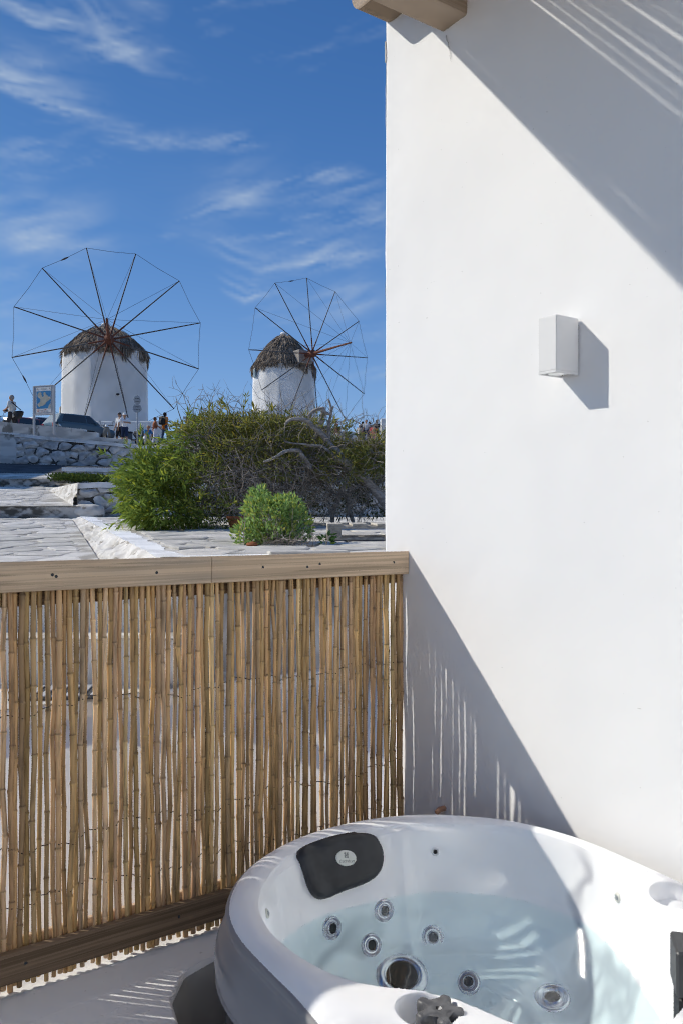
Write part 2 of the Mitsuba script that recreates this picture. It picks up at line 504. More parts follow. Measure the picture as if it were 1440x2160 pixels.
def riser(name, x0, x1, y, z0, z1, seed):
    xs = np.linspace(x0, x1, 120)
    ts = np.array([0, .25, .5, .75, .9, 1., 1.0])

    def fn(a, t):
        rough = (meshkit.fbm(np.stack([a * 5, t * 2, a * 0 + seed], -1), 4, seed) - .5) * .09
        return np.column_stack([a, y + rough - .02 * t + np.where(t >= 1, 0.0, 0), z0 + (z1 - z0) * t])
    V, F = grid(fn, xs, ts)
    top = grid(lambda a, t: np.column_stack([a, y - .05 + t * .25, np.full(len(a), z1 + .006) + .006 * jag(a, 1., seed + 5)]), xs, np.array([0, .12, .5, 1.]))
    return V, F, top


V, F, top = riser('a', -16, -4.18, 13.0, -.12, .085, 2)
k = struct('street_step', (V, F), 'm_riser', smooth=40)
add('nosing', top, 'm_whitewash', k)
V, F, top = riser('b', -18, -5.6, 17.0, .50, .69, 3)
k = struct('street_step', (V, F), 'm_riser', smooth=40)
add('nosing', top, 'm_whitewash', k)
up_z = lambda x, y: .695 + (y - 17.2) * .11
struct('upper_street', sheet([(-30, 17.05), (-5.6, 17.05), (-5.4, 22.3), (-30, 22.3)], up_z), 'm_joint')
struct('asphalt_road', grid(lambda x, t: np.column_stack([x, 19.2 + t * 3.0, up_z(x, 19.2 + t * 3.0) + .012 + .15 * t * np.clip((-6.5 - x) / 4, 0, 1)]), np.linspace(-30, -6.0, 20), np.linspace(0, 1, 6)), 'm_asphalt')

# --- the level terrace on the right, with its flaking whitewashed edge
TERR = [(-1.2, 5.3), (7, 7.0), (7, 13.1), (-4.2, 13.1)]
te = struct('terrace', sheet(TERR, terr_z), 'm_joint')
lay(te, 'flagstone', cells(Polygon([(-1.05, 5.42), (3.4, 6.3), (3.4, 10.6), (-2.9, 10.6)]), .62, .40, 6, gap=.03), lambda a, b, h: np.column_stack([a, b, terr_z(a, b) + h]),
    ['m_flag0', 'm_flag1', 'm_flag1'], .014, .02, seed=5)


def edge_fn(t, s):
    """t along the edge from far to near, s down its face."""
    xt, yt = -4.2 + 3.0 * t, 13.0 - 7.7 * t
    xb, yb = -4.33 + 2.86 * t, 13.0 - 7.7 * t
    P = np.column_stack([xt, yt, terr_z(xt, yt)]) * (1 - s)[:, None] + np.column_stack([xb, yb, street_z(xb, yb) - .05]) * s[:, None]
    bulk = np.sin(np.pi * np.clip(s, 0, 1)) ** .7
    r = meshkit.fbm(P * [4, 4, 7], 5, 21) - .5
    lip = np.clip((meshkit.fbm(P * [2.2, 2.2, 0], 3, 8) - .47) * 6, 0, 1) * np.exp(-((s - .28) / .10) ** 2)
    P[:, 0] += -(.16 * r + .03) * bulk + .10 * lip
    P[:, 2] += (.10 * r) * bulk + .03 * (meshkit.fbm(P * [5, 5, 0], 3, 9) - .3) * np.exp(-(s / .15) ** 2) - .05 * lip
    return P


k = struct('terrace_edge', grid(edge_fn, np.linspace(0, 1.0, 260), np.linspace(-.02, 1, 44)), 'm_roughwash', smooth=45, label='flaking whitewashed plaster edge between the lane and the raised terrace')
V, F = grid(lambda t, s: np.column_stack([-4.2 + 3.0 * t + s * (.12 + .16 * jag(t * 7, 1, 3)), 13 - 7.7 * t + s * .05, terr_z(0, 13 - 7.7 * t) + .012 - .006 * s]), np.linspace(0, 1, 160), np.linspace(0, 1, 4))
add('painted_border', (V, F), 'm_whitewash', k)


def front_fn(t, s):
    x, y = -1.2 + 8.2 * t, 5.3 + 1.7 * t
    z = terr_z(x, y) * (1 - s) + -1.12 * s
    r = meshkit.fbm(np.stack([x * 3, z * 3, 0 * x], -1), 4, 4) - .5
    return np.column_stack([x, y - .02 - .06 * r * np.clip(s * 4, 0, 1), z])


struct('terrace_front', grid(front_fn, np.linspace(0, 1, 160), np.linspace(0, 1, 20)), 'm_agedwash', smooth=40)
V, F = grid(lambda t, s: np.column_stack([-1.2 + 8.2 * t, 5.27 + 1.7 * t + s * (.10 + .05 * jag(t * 20, 1, 2)), terr_z(0, 5.3 + 1.7 * t) + .018 + .004 * jag(t * 30, 1, 7)]), np.linspace(0, 1, 200), np.linspace(0, 1, 3))
add('painted_border', (V, F), 'm_whitewash', te)
add('coping_stone', bevbox([.0, 0, 0], [.55, .16, .035], .01, lambda p: frame([-.48, 5.43, terr_z(0, 5.45) + .005], .205)(p)), 'm_flag1', te)

# --- steps and landing just outside the fence (seen through the canes)
struct('landing', sheet([tuple(W(-1.2, -1.31, 0)[:2]), tuple(W(5, -1.31, 0)[:2]), (-8, 6.2), (7, 7.2)][:2] + [(-9, 4.0), (-9, 6.2), (7, 7.4)], lambda x, y: np.full(len(x), -1.06)), 'm_joint')
for i, (y0, z0, z1, y1) in enumerate([(5.3, -.80, -.485, 5.42), (4.98, -1.10, -.78, 5.34)]):
    V, F, top = riser('c', -9, -1.0, y0, z0, z1, 6 + i)
    k = struct('street_step', (V, F), 'm_white', smooth=40)
    add('nosing', (top[0] + [0, .0, 0], top[1]), 'm_joint', k)
    if i:
        add('tread', sheet([(-9, y0 + .1), (-1.0, y0 + .1), (-1.0, 5.32), (-9, 5.32)], lambda x, y: np.full(len(x), -.782)), 'm_flag0', k)
struct('patio_step', bevbox([-1.2, -1.9, -1.5], [4.6, -1.30, -1.066], .012, uvz), 'm_white')
struct('outer_ramp', grid(lambda u, v: W(u, v, -1.87 - .57 * np.clip(v + .06, -9, 0) + .006 * meshkit.fbm(np.column_stack([u * 3, v * 3, 0 * u]), 3, 4)), np.linspace(4.6, -1.2, 60), np.linspace(-1.32, .0, 30)), 'm_white', smooth=True)
dg = thing('drain_grate', 'small dark metal drain grate on the landing behind the cane fence', 'grate')
add('frame', bevbox([-.26, -.17, 0], [.26, .17, .012], .003, frame([-1.62, 4.72, -1.056], .1)), 'm_darkgrey', dg)
for i in range(7):
    add('bar', bevbox([-.24 + i * .07, -.15, .012], [-.205 + i * .07, .15, .02], .002, frame([-1.62, 4.72, -1.056], .1)), 'm_steel', dg)

# ================================================================== the patio: floor, ledge, house wall
DECK = -2.36
struct('patio_floor', grid(lambda u, v: W(u, v, np.full(len(u), DECK)), np.linspace(7, -.3, 8), np.linspace(-.2, 9, 8)), 'm_deck')
led = Polygon([tuple(x) for x in [(-.02, -.10), (4.2, -.10), (4.2, 1.7), (1.50, 1.7), (1.50, .62), (1.44, .36), (1.33, .225), (1.18, .18), (.9, .165), (-.02, .165)]]).buffer(.05).buffer(-.10).buffer(.05)
oc = resample(led, .02)
V, F = ringed(oc, [(0.035, DECK), (.02, -1.95), (.002, -1.892), (-.004, -1.880), (-.014, -1.872)])
mat('m_ledgeshade', varied((.44, .435, .42), (.26, .255, .25), 3, 3, 4, 4), .85, .2)  # shade of the enclosed pocket put into the ledge face colour
LV = W(V[:, 0], V[:, 1], V[:, 2] + .006 * (meshkit.fbm(V * [3, 3, 3], 3, 5) - .5))
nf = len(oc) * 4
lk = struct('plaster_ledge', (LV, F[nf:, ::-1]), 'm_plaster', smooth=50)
add('cement_face', (LV, F[:nf, ::-1]), 'm_ledgeshade', lk, smooth=50)

hw = thing('house_wall', 'tall smooth whitewashed house wall with sharp sun shadows on the right', 'wall')


def wall_fn(v, z):
    P = W(np.zeros(len(v)), v, z)
    b = (meshkit.fbm(np.stack([v * 1.3, z * 1.3, 0 * v], -1), 3, 31) - .5) * .016 + (meshkit.fbm(np.stack([v * 5, z * 5, 0 * v], -1), 3, 32) - .5) * .004
    e = np.exp(-((v + .183) / .012) ** 2) * .012                                       # the rounded outer corner
    return P + np.outer(b - e, ON)


vs = np.concatenate([np.linspace(-.183, -.15, 8), np.linspace(-.13, 3.2, 130), np.linspace(3.4, 7.5, 10)])
V, F = grid(wall_fn, vs, np.concatenate([np.linspace(-2.3, 3.3, 190)]))
zc = np.linspace(-2.3, 3.3, 190)
w = (meshkit.fbm(np.stack([zc * 5, zc * 0, zc * 0], -1), 4, 3) - .5) * .020
V2, F2 = grid(lambda u, z: W(u, -.183 - np.interp(z, zc, w) * np.clip(1 - u * 0, 0, 1) + 0 * u, z) - np.outer(np.where(u > -.005, .012, 0), ON), np.array([0, -.02, -.4]), zc)
Vw, Fw = join([(V, F), (V2, F2), grid(lambda u, v: W(u, v, np.full(len(u), 3.3)), np.array([0, -.4]), np.array([-.183, 7.5]))])
add('plaster', (Vw, Fw), 'm_plaster', hw, smooth=50)
back = thing('back_wall', 'whitewashed house wall behind the patio', 'wall')
add('plaster', bevbox([-.4, 5.6, -2.2], [7.2, 5.95, 3.3], .02, uvz), 'm_white', back)

crk = np.array([(.315, 2.335), (.318, 2.31), (.330, 2.29), (.334, 2.262), (.342, 2.24), (.341, 2.215), (.349, 2.19)])
add('hairline_crack', tube(W(np.full(7, -.0005), crk[:, 0], crk[:, 1]), [.0022, .002, .0018, .0015, .0014, .0011, .0006], 5), 'm_crevice', hw)
chip = resample(Polygon([(-.182, 2.545), (-.170, 2.53), (-.174, 2.505), (-.166, 2.48), (-.172, 2.46), (-.167, 2.44), (-.182, 2.425)]), .008)
V, F = ringed(chip, [(0, -.004), (0, .0015), (-.002, .002)])
add('flaked_patch', (W(V[:, 2] - .004, V[:, 0], V[:, 1]), F), 'm_riser', hw)
# two little pipe ends poke out of the wall above the tub
for i, (v, z, m) in enumerate([(.30, -1.455, 'm_skin'), (.52, -1.445, 'm_chrome')]):
    tag(add('pipe_stub', tube([W(-.01, v, z), W(.03, v, z), W(.05, v, z - .012)], .013, 10), m, smooth=40), ['pinkish pipe stub on the wall foot beside the cane fence', 'silver pipe stub on the wall foot above the tub rim'][i], 'pipe')

# --- wall lamp
lp = thing('wall_lamp', 'white box shaped up and down light fixed to the sunny house wall', 'wall lamp')
V0, V1, Z0, Z1, D0, D1 = 1.031, 1.1235, .563, .787, .006, .141
add('body', join([bevbox([D0, V0, Z0 + .004], [D1, V1, Z1], .0025, uvz),
                  *[bevbox([D0 if a == 0 else D1 - .006, V0, Z0 - .006], [D0 + .006 if a == 0 else D1, V1, Z0 + .004], .001, uvz) for a in (0, 1)],
                  *[bevbox([D0, V0 if a == 0 else V1 - .006, Z0 - .006], [D1, V0 + .006 if a == 0 else V1, Z0 + .004], .001, uvz) for a in (0, 1)]]), 'm_lamp', lp)
add('back_plate', bevbox([-.02, V0 + .008, Z0 + .02], [D0, V1 - .008, Z1 - .02], .001, uvz), 'm_darkgrey', lp)
an = np.linspace(0, 2 * np.pi, 28, endpoint=False)
V, F = ringed(np.column_stack([.078 + .036 * np.cos(an), (V0 + V1) / 2 + .036 * np.sin(an)]), [(.004, 0), (.004, .006), (0, .007)])
add('lens', (W(V[:, 0], V[:, 1], Z0 + .004 - V[:, 2]), F), 'm_lens', lp, smooth=30)
for du in (.028, .026):
    pass
for i, (a, b) in enumerate([(.022, V0 + .02), (.022, V1 - .02)]):
    V, F = ringed(np.column_stack([a + .005 * np.cos(an), b + .005 * np.sin(an)]), [(0, 0), (0, .005)])
    add('screw', (W(V[:, 0], V[:, 1], Z0 + .003 - V[:, 2]), F), 'm_darkgrey', lp)

# ================================================================== pergola overhead
pg = thing('pergola', 'rough wooden pergola beams with a reed mat, jutting from the top of the house wall', 'pergola')
rw = lambda p: uvz(p) + .004 * (meshkit.noise(p * [9, 30, 30])[:, None] - .5)


def logbeam(lo, hi, far_round=0.0, b=.012):
    """A squared beam along u with a rounded lower far edge."""
    n = 8
    prof = [(lo[1], hi[2]), (hi[1], hi[2]), (hi[1], lo[2] + .0)]
    if far_round:
        a = np.linspace(-np.pi / 2, -np.pi, n)
        prof += [(lo[1] + far_round + far_round * math.cos(x), lo[2] + far_round + far_round * math.sin(x)) for x in a]
    else:
        prof += [(lo[1], lo[2])]
    prof = np.array(Polygon(prof).buffer(-b).buffer(b, 3).exterior.coords)[:-1]
    c = resample(Polygon(prof), .015)
    us = np.linspace(lo[0], hi[0], max(3, int((hi[0] - lo[0]) / .12)))
    V, F = [], []
    for u in us:
        wob = .004 * (meshkit.noise(np.column_stack([np.full(len(c), u * 2), c * 8])) - .5)[:, None]
        V.append(W(np.full(len(c), u), c[:, 0] + wob[:, 0], c[:, 1] + wob[:, 0]))
    n = len(c)
    for i in range(len(us) - 1):
        a = np.arange(n) + i * n
        q = np.roll(np.arange(n), -1) + i * n
        F += [np.stack([a, q, q + n], 1), np.stack([a, q + n, a + n], 1)]
    t = ear(c)
    F += [t, t[:, ::-1] + (len(us) - 1) * n]
    return np.vstack(V), np.vstack(F)


add('beam_end', logbeam([-.05, -.205, 2.62], [.20, .02, 2.86], .10), 'm_beam', pg, smooth=40)
add('beam', logbeam([-.05, .278, 2.365], [5.1, .457, 2.61]), 'm_beam', pg, smooth=40)
for v in (1.98,):
    add('beam', logbeam([-.05, v, 2.365], [5.1, v + .18, 2.61]), 'm_beam', pg, smooth=40)
add('beam', bevbox([4.55, .2, 2.15], [4.75, 2.3, 2.36], .01, uvz), 'm_beam', pg)
for v in (.5, 1.98):
    add('post', bevbox([4.57, v, DECK], [4.73, v + .16, 2.15], .01, uvz), 'm_beam', pg)
rr = np.random.default_rng(12)
reeds = []
vpos, k = .02, 0
while vpos < 2.25:
    r = rr.uniform(.0085, .0115)
    us = np.linspace(.0 if vpos > .06 else .20, 5.2, 32)
    wob = .010 * (meshkit.fbm(np.column_stack([us * 1.1, us * 0 + k * 3.7, us * 0]), 3, 5) - .5)
    sk = -.098 * np.clip(1 - (vpos - .02) / 1.2, 0, 1) * us
    if not (k > 16 and rr.random() < .035):
        reeds.append(tube(W(us, vpos + sk + wob * (1.9 if k > 3 else .3), 2.625 + r + wob * .4 + (k % 2) * .006), r, 6))
    k += 1
    vpos += r * 1.84 + (rr.uniform(.003, .007) if k > 15 and rr.random() < .75 else 0)
stuff(add('reed_mat', join(reeds), 'm_reed', pg, smooth=True), label='mat of thin reeds laid across the beams')

# ================================================================== cane fence
fe = thing('cane_fence', 'upright cane fence in a weathered wooden frame beside the hot tub', 'fence')
zt = lambda u: -.2026 + .0060 * u
UJ = 1.115
for a, b in ((.004, UJ - .0015), (UJ + .0015, 2.12)):
    us = np.linspace(a, b, 40)
    V, F = grid(lambda u, t: W(u, np.array([-.002, .028, .031, .031, .029, .024, .002, -.002])[t.astype(int)],
                               zt(u) - .0015 * 0 + np.array([-.117, -.117, -.114, -.003, -.0005, 0, -.001, -.004])[t.astype(int)] + .0022 * (meshkit.fbm(np.column_stack([u * 7, t * .3, u * 0]), 3, 3) - .5)), us, np.arange(8))
    e0 = np.arange(8)
    F = np.vstack([F, ear(np.column_stack([[-.002, .028, .031, .031, .029, .024, .002, -.002], [-.117, -.117, -.114, -.003, -.0005, 0, -.001, -.004]])), ear(np.column_stack([[-.002, .028, .031, .031, .029, .024, .002, -.002], [-.117, -.117, -.114, -.003, -.0005, 0, -.001, -.004]])) + (len(us) - 1) * 8])
    add('top_rail', (V, F), 'm_rail', fe, smooth=35)
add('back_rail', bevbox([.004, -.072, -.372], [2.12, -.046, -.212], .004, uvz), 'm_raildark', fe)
add('bottom_rail', bevbox([.004, .0, -1.808], [2.12, .031, -1.690], .004, rw), 'm_raildark', fe)  # same wood as the top rail, its dimmer light put into a darker colour
add('back_rail', bevbox([.004, -.066, -1.80], [2.12, -.040, -1.672], .004, uvz), 'm_rail', fe)
for u, z in [(1.80, -.255), (1.785, -.262), (1.37, -.262), (.86, -.255), (.62, -.262), (.55, -.25), (.10, -.255), (1.27, -1.745), (1.9, -1.75), (.5, -1.745)]:
    V, F = ringed(np.column_stack([.0062 * np.cos(an), .0062 * np.sin(an)]), [(0, 0), (0, .0012), (-.0018, .0018), (-.0035, .0006)])
    add('screw', (W(u + V[:, 0], .0308 + V[:, 2], z + V[:, 1] + zt(u) + .2), F), 'm_darkgrey', fe, smooth=30)
cr = np.random.default_rng(5)
u, i, cane_u = .012, 0, []
while u < 2.10:
    r = cr.uniform(.0084, .0116)
    L0, L1 = -1.848 - cr.uniform(-.010, .014), -.215
    zs = [L0]
    ph = cr.uniform(.05, .3)
    nodes = []
    z = L0 + ph
    while z < L1 - .03:
        nodes.append(z)
        z += cr.uniform(.15, .27)
    bend = np.cumsum(cr.normal(0, .0022, len(nodes) + 2)); bend -= np.linspace(bend[0], bend[-1], len(bend)) * .9; bend += cr.normal(0, .0034, len(bend)) * np.clip(np.arange(len(bend))[::-1] / 2., 0, 1)
    bz = np.array([L0, *nodes, L1])
    dep = np.cumsum(cr.normal(0, .0025, len(bz))); dep -= dep.mean(); dep = np.clip(dep, -.006, .006) + (.004 if i % 2 else -.004)
    zz = [L0]
    rad = [1.0]
    for q in nodes:
        zz += [q - .03, q - .007, q - .003, q + .001, q + .004, q + .012, q + .04]
        rad += [1.0, 1.05, 1.20, 1.25, 1.12, .95, 1.0]
    zz.append(L1); rad.append(1.0)
    zz, rad = np.array(zz), np.array(rad)
    extra = np.arange(L0 + .02, L1, .035)
    extra = extra[np.abs(extra[:, None] - np.array(nodes)[None]).min(1) > .02]
    zz, rad = np.concatenate([zz, extra]), np.concatenate([rad, np.ones(len(extra))])
    o = np.argsort(zz); zz, rad = zz[o], rad[o]
    keep = np.concatenate([[True], np.diff(zz) > 5e-4]); zz, rad = zz[keep], rad[keep]
    taper = np.interp(zz, [L0, L1], [1.08, .94] if cr.random() < .6 else [.94, 1.06])
    uu = u + np.interp(zz, bz, bend)
    vv = -.019 + np.interp(zz, bz, dep)
    V, F = tube(W(uu, vv, zz), r * rad * taper, 10)
    tone = np.array(CANES[cr.integers(5)]) * cr.uniform(.62, 1.14) * [cr.uniform(1.0, 1.09), 1, cr.uniform(.80, 1.06)]
    seg = np.searchsorted(np.array(nodes), zz)
    sg_t = cr.uniform(.84, 1.14, len(nodes) + 1)[seg]
    dn = zz[:, None] - np.array(nodes)[None]
    nw = cr.uniform(.2, 1.0, len(nodes))
    dark = 1 - .58 * (nw * np.exp(-((dn - .004) / .0030) ** 2)).max(1) + .15 * np.exp(-(dn / .003) ** 2).max(1) + .10 * np.exp(-((dn + .016) / .010) ** 2).max(1) - .22 * np.exp(-((dn - .022) / .020) ** 2).max(1)
    row = tone * (sg_t * dark)[:, None]
    ring = np.repeat(row, 10, 0)
    ang_ = np.tile(np.arange(10), len(zz))
    stain = meshkit.fbm(np.column_stack([ang_ * .9 + i * 7.3, np.repeat(zz, 10) * 9, ang_ * 0]), 3, 6)
    ring = ring * (1.12 - .55 * np.clip((stain - .52) * 4, 0, 1))[:, None]
    kk = add('cane', (V, F), 'm_cane', fe, smooth=True, color=np.vstack([ring, tone * .3, tone * .3]))
    cane_u.append((u, bz, bend, dep, r))
    u += .0219 * cr.uniform(.90, 1.10) + (cr.random() < (.05 if u < 1.15 else .20)) * cr.uniform(.003, .008)
    i += 1
for z0, side in ((-.78, 1), (-1.31, 1), (-1.53, 1)):
    pts = []
    for j, (u, bz, bend, dep, r) in enumerate(cane_u):
        z = z0 + .020 * math.sin(j * .21 + z0 * 9) + .012 * math.sin(j * .9)
        pts.append(W(u + np.interp(z, bz, bend), -.019 + np.interp(z, bz, dep) + (r + .002) * (1 if j % 2 else -1), z))
    add('tie_wire', tube(pts, .0021, 5), 'm_wire', fe)
wp = thing('garden_wall', 'unseen wall added at the fence end to shape the shadow on the tub', 'wall')
add('plaster', bevbox([2.125, -.16, -2.1], [4.4, .12, .06], .03, uvz), 'm_plaster', wp)  # added out of view to move the shadow edge across the tub

# ================================================================== the hot tub
TC = np.array([.79, 1.20])
RIM = -1.305


def polar(tab):
    """A smooth closed outline from {degrees: radius}."""
    from scipy.interpolate import PchipInterpolator
    k = sorted(tab)
    x = np.radians(k + [k[0] + 360])
    x = np.concatenate([np.radians([k[-2] - 360, k[-1] - 360]), x, np.radians([k[1] + 360])])
    y = np.array([tab[k[-2]], tab[k[-1]], *[tab[i] for i in k], tab[k[0]], tab[k[1]]])
    f = PchipInterpolator(x, y)
    lo = math.radians(k[0])
    dense = f(lo + np.linspace(0, 2 * np.pi, 721)[:-1])
    dense = np.real(np.fft.ifft(np.fft.fft(dense) * np.exp(-(np.fft.fftfreq(720, 1 / 720) / 14.) ** 2)))
    g = lo + np.linspace(0, 2 * np.pi, 721)
    dense = np.append(dense, dense[0])
    return lambda th: np.interp((np.asarray(th) - lo) % (2 * np.pi) + lo, g, dense)


r_out = polar({-180: .68, -160: .66, -142: .66, -120: .685, -90: .716, -72: .738, -53: .752, -34: .745, -19: .72, -3: .692, 13: .71, 30: .83, 45: .93, 60: 1.0, 90: 1.03, 120: 1.0, 135: .93, 150: .80, 165: .715})
r_in = polar({-180: .61, -156: .588, -136: .556, -116: .57, -98: .592, -73: .642, -61: .646, -45: .646, -33: .642, -16: .616, 1: .588, 20: .572, 43: .532, 56: .60, 63: .69, 72: .80, 90: .86, 108: .80, 118: .72, 130: .655, 153: .628, 170: .635})
t_wat = polar({-47: .89, -70: .80, -87: .775, -106: .82, -130: .90, -164: .935, 180: .96, 130: .965, 90: .93, 60: .93, 20: .93, -16: .92, -33: .90})
CORN = [np.array([1.248, 1.640]), np.array([.215, 1.705])]           # the two front corners with their wells
PT = -1.46                                                          # the direction of the head cushion


def adiff(a, b):
    return (a - b + np.pi) % (2 * np.pi) - np.pi


def bowl(th, t):
    """Depth below the rim of the moulded inside, t = r / r_in."""
    tw = t_wat(th)
    q = np.where(t < .5, t, np.where(t < tw, .5 + (t - .5) / (tw - .5) * .42, .92 + (t - tw) / (1 - tw) * .08))
    z = np.interp(q, [0, .36, .40, .43, .47, .52, .70, .80, .87, .92, .955, .985, 1.0], [-.66, -.66, -.64, -.57, -.50, -.475, -.45, -.415, -.335, -.235, -.125, -.030, -.012])
    rib = np.exp(-((np.abs(adiff(th, PT)) - .50) / .06) ** 2)       # soft ridges either side of the backrest
    z = z + .020 * rib * np.clip((t - .55) / .2, 0, 1) * np.clip((1.0 - t) / .06, 0, 1)
    seat = np.exp(-(adiff(th, .35) / .5) ** 4) + np.exp(-(adiff(th, 2.6) / .45) ** 4)
    z = z - .03 * seat * np.clip((t - .5) / .1, 0, 1) * np.clip((.85 - t) / .1, 0, 1)
    return z


def rim_z(th):
    return RIM - .035 * np.cos(th)                                  # rises a little towards the house wall


def shell_z(u, v):
    x, y = u - TC[0], v - TC[1]
    r, th = np.hypot(x, y), np.arctan2(y, x)
    ri, ro = r_in(th), r_out(th)
    t = r / ri
    s = np.clip((r - ri) / (ro - ri), 0, 1)
    z = np.where(t <= 1, bowl(th, np.clip(t, 0, 1)), -.012 + .018 * np.sin(np.pi * np.clip(s * .9 + .05, 0, 1)) ** .6 - .010 * s ** 4)
    for i, c in enumerate(CORN):
        d = np.hypot(u - c[0], v - c[1])
        R = (.090, .095)[i]
        dep = (.085, .05)[i]
        z = z - dep * (1 - np.clip((d - R + .022) / .022, 0, 1) ** .8 * (3 - 2 * np.clip((d - R + .022) / .022, 0, 1)) * .5 - .5 * np.clip((d - R + .022) / .022, 0, 1)) * (d < R) * np.clip((r - ri * .93) / .02, 0, 1)
    return z + rim_z(th)


def spun(a, b, u, v):
    return W(u, v, shell_z(u, v))


ths = np.linspace(0, 2 * np.pi, 720, endpoint=False)
ths = np.append(ths, 2 * np.pi)


def shell_fn(th, q):
    """q 0..1 bowl, 1..2 rim, 2.. the outer roll."""
    ri, ro = r_in(th), r_out(th)
    r = np.where(q <= 1, ri * np.clip(q, 0, 1), ri + (ro - ri) * np.clip(q - 1, 0, 1))
    u, v = TC[0] + r * np.cos(th), TC[1] + r * np.sin(th)
    return W(u, v, shell_z(u, v))


qs = np.concatenate([np.linspace(0, .34, 6), np.linspace(.36, .56, 16), np.linspace(.6, .84, 12), np.linspace(.86, 1.0, 26), np.linspace(1.02, 2.0, 60)])
sh = grid(shell_fn, ths, qs)
outl = np.column_stack([TC[0] + r_out(ths[:-1]) * np.cos(ths[:-1]), TC[1] + r_out(ths[:-1]) * np.sin(ths[:-1])])


def skirt(prof):
    V, F = ringed(outl, prof, cap=False)
    zz = np.tile(rim_z(ths[:-1]) - RIM, len(prof)) * np.clip((V[:, 2] + 1.5) / .18, 0, 1)
    return W(V[:, 0], V[:, 1], V[:, 2] + zz), F


tub = thing('hot_tub', 'round white marbled hot tub full of water with an outer skirt coloured dark grey for shade', 'hot tub')
add('shell', sh, 'm_shell', tub, smooth=60)
PROF = [(0, RIM - .0161), (.006, RIM - .019), (.011, RIM - .025), (.014, RIM - .034), (.013, RIM - .040), (.006, RIM - .062), (.006, RIM - .075), (.018, RIM - .095), (.033, RIM - .120), (.044, RIM - .150), (.050, RIM - .185), (.050, RIM - .215),
        (.046, RIM - .245), (.042, RIM - .256), (.046, RIM - .260), (.047, RIM - .268), (.040, RIM - .276), (.012, RIM - .280)]
add('skirt', skirt(PROF), 'm_skirtshade', tub, smooth=60)
cab = np.array(Polygon(outl).buffer(.006).exterior.coords)[:-1]
cp = resample(Polygon(cab), .112)
for i in range(len(cp)):
    a, b = cp[i], cp[(i + 1) % len(cp)]
    m, d = (a + b) / 2, (b - a)
    L = np.linalg.norm(d)
    d = d / L
    nrm2 = np.array([d[1], -d[0]])
    if (m - TC) @ nrm2 < 0:
        nrm2 = -nrm2
    if m[0] < .16:
        continue
    v, f = bevbox([-L / 2 + .006, -.010, DECK + .005], [L / 2 - .006, .010, RIM - .279], .005)
    q = m + np.outer(v[:, 0], d) + np.outer(v[:, 1], nrm2)
    add('cabinet_slat', (W(q[:, 0], q[:, 1], v[:, 2]), f), 'm_cabinet', tub)
inn = np.array(Polygon(outl).buffer(-.012).exterior.coords)[:-1]
V, F = ringed(resample(Polygon(inn), .06), [(0, DECK + .001), (0, RIM - .3)], cap=False)
add('cabinet_core', (W(V[:, 0], V[:, 1], V[:, 2]), F), 'm_black', tub)

WATER = -1.54
wth = np.linspace(0, 2 * np.pi, 361)


def water_fn(th, q):
    tt = np.linspace(.7, 1, 200)
    edge = np.array([np.interp(WATER - rim_z(t), bowl(np.full(200, t), tt), tt) for t in wth]) * r_in(wth) + .004
    r = np.interp(th, wth, edge) * q
    u, v = TC[0] + r * np.cos(th), TC[1] + r * np.sin(th)
    return W(u, v, WATER + .0022 * (meshkit.fbm(np.column_stack([u * 6, v * 6, 0 * u]), 3, 3) - .5))


key = add('water', grid(water_fn, wth, np.linspace(0, 1, 60)), 'm_water', smooth=True)
labels[key] = {'kind': 'structure', 'label': 'clear pale turquoise water in the hot tub'}


def shell_frame(u, v):
    """A point of the shell and an orthonormal frame (side, up the slope, normal) there."""
    e = 2e-3
    p = W(u, v, shell_z(np.array(u), np.array(v)))
    du = (W(u + e, v, shell_z(np.array(u + e), np.array(v))) - p) / e
    dv = (W(u, v + e, shell_z(np.array(u), np.array(v + e))) - p) / e
    n = nrm(np.cross(du, dv))
    n = n if n[2] > 0 else -n
    s = nrm(np.cross([0, 0, 1.], n)) if abs(n[2]) < .999 else np.array([1., 0, 0])
    return p, s, np.cross(n, s), n


def disc(u, v, prof, n=32):
    """A turned piece set on the shell, prof = (radius, height) pairs, flat in the middle."""
    p, s, t, nn = shell_frame(u, v)
    a = np.linspace(0, 2 * np.pi, n, endpoint=False)
    V, F = [], []
    for r, h in prof:
        V.append(p + np.outer(r * np.cos(a), s) + np.outer(r * np.sin(a), t) + h * nn)
    for i in range(len(prof) - 1):
        x = np.arange(n) + i * n
        y = np.roll(np.arange(n), -1) + i * n
        F += [np.stack([x, y, y + n], 1), np.stack([x, y + n, x + n], 1)]
    V = np.vstack(V + [[p + prof[-1][1] * nn]])
    x = np.arange(n) + (len(prof) - 1) * n
    F.append(np.stack([x, np.roll(x, -1), np.full(n, len(V) - 1)], 1))
    return V, np.vstack(F)


def jet(u, v, R):
    j = add('jet', disc(u, v, [(R * 1.05, -.004), (R * 1.05, .004), (R, .009), (R * .90, .011), (R * .82, .008), (R * .74, .004), (R * .5, .004)]), 'm_chrome', tub, smooth=50)
    add('ring', disc(u, v, [(R * .60, .002), (R * .58, .012), (R * .50, .015), (R * .42, .012), (R * .40, .006)]), 'm_chrome', j, smooth=50)
    add('nozzle', disc(u, v, [(R * .40, .006), (R * .38, .0095), (R * .1, .0085)]), 'm_black', j, smooth=50)


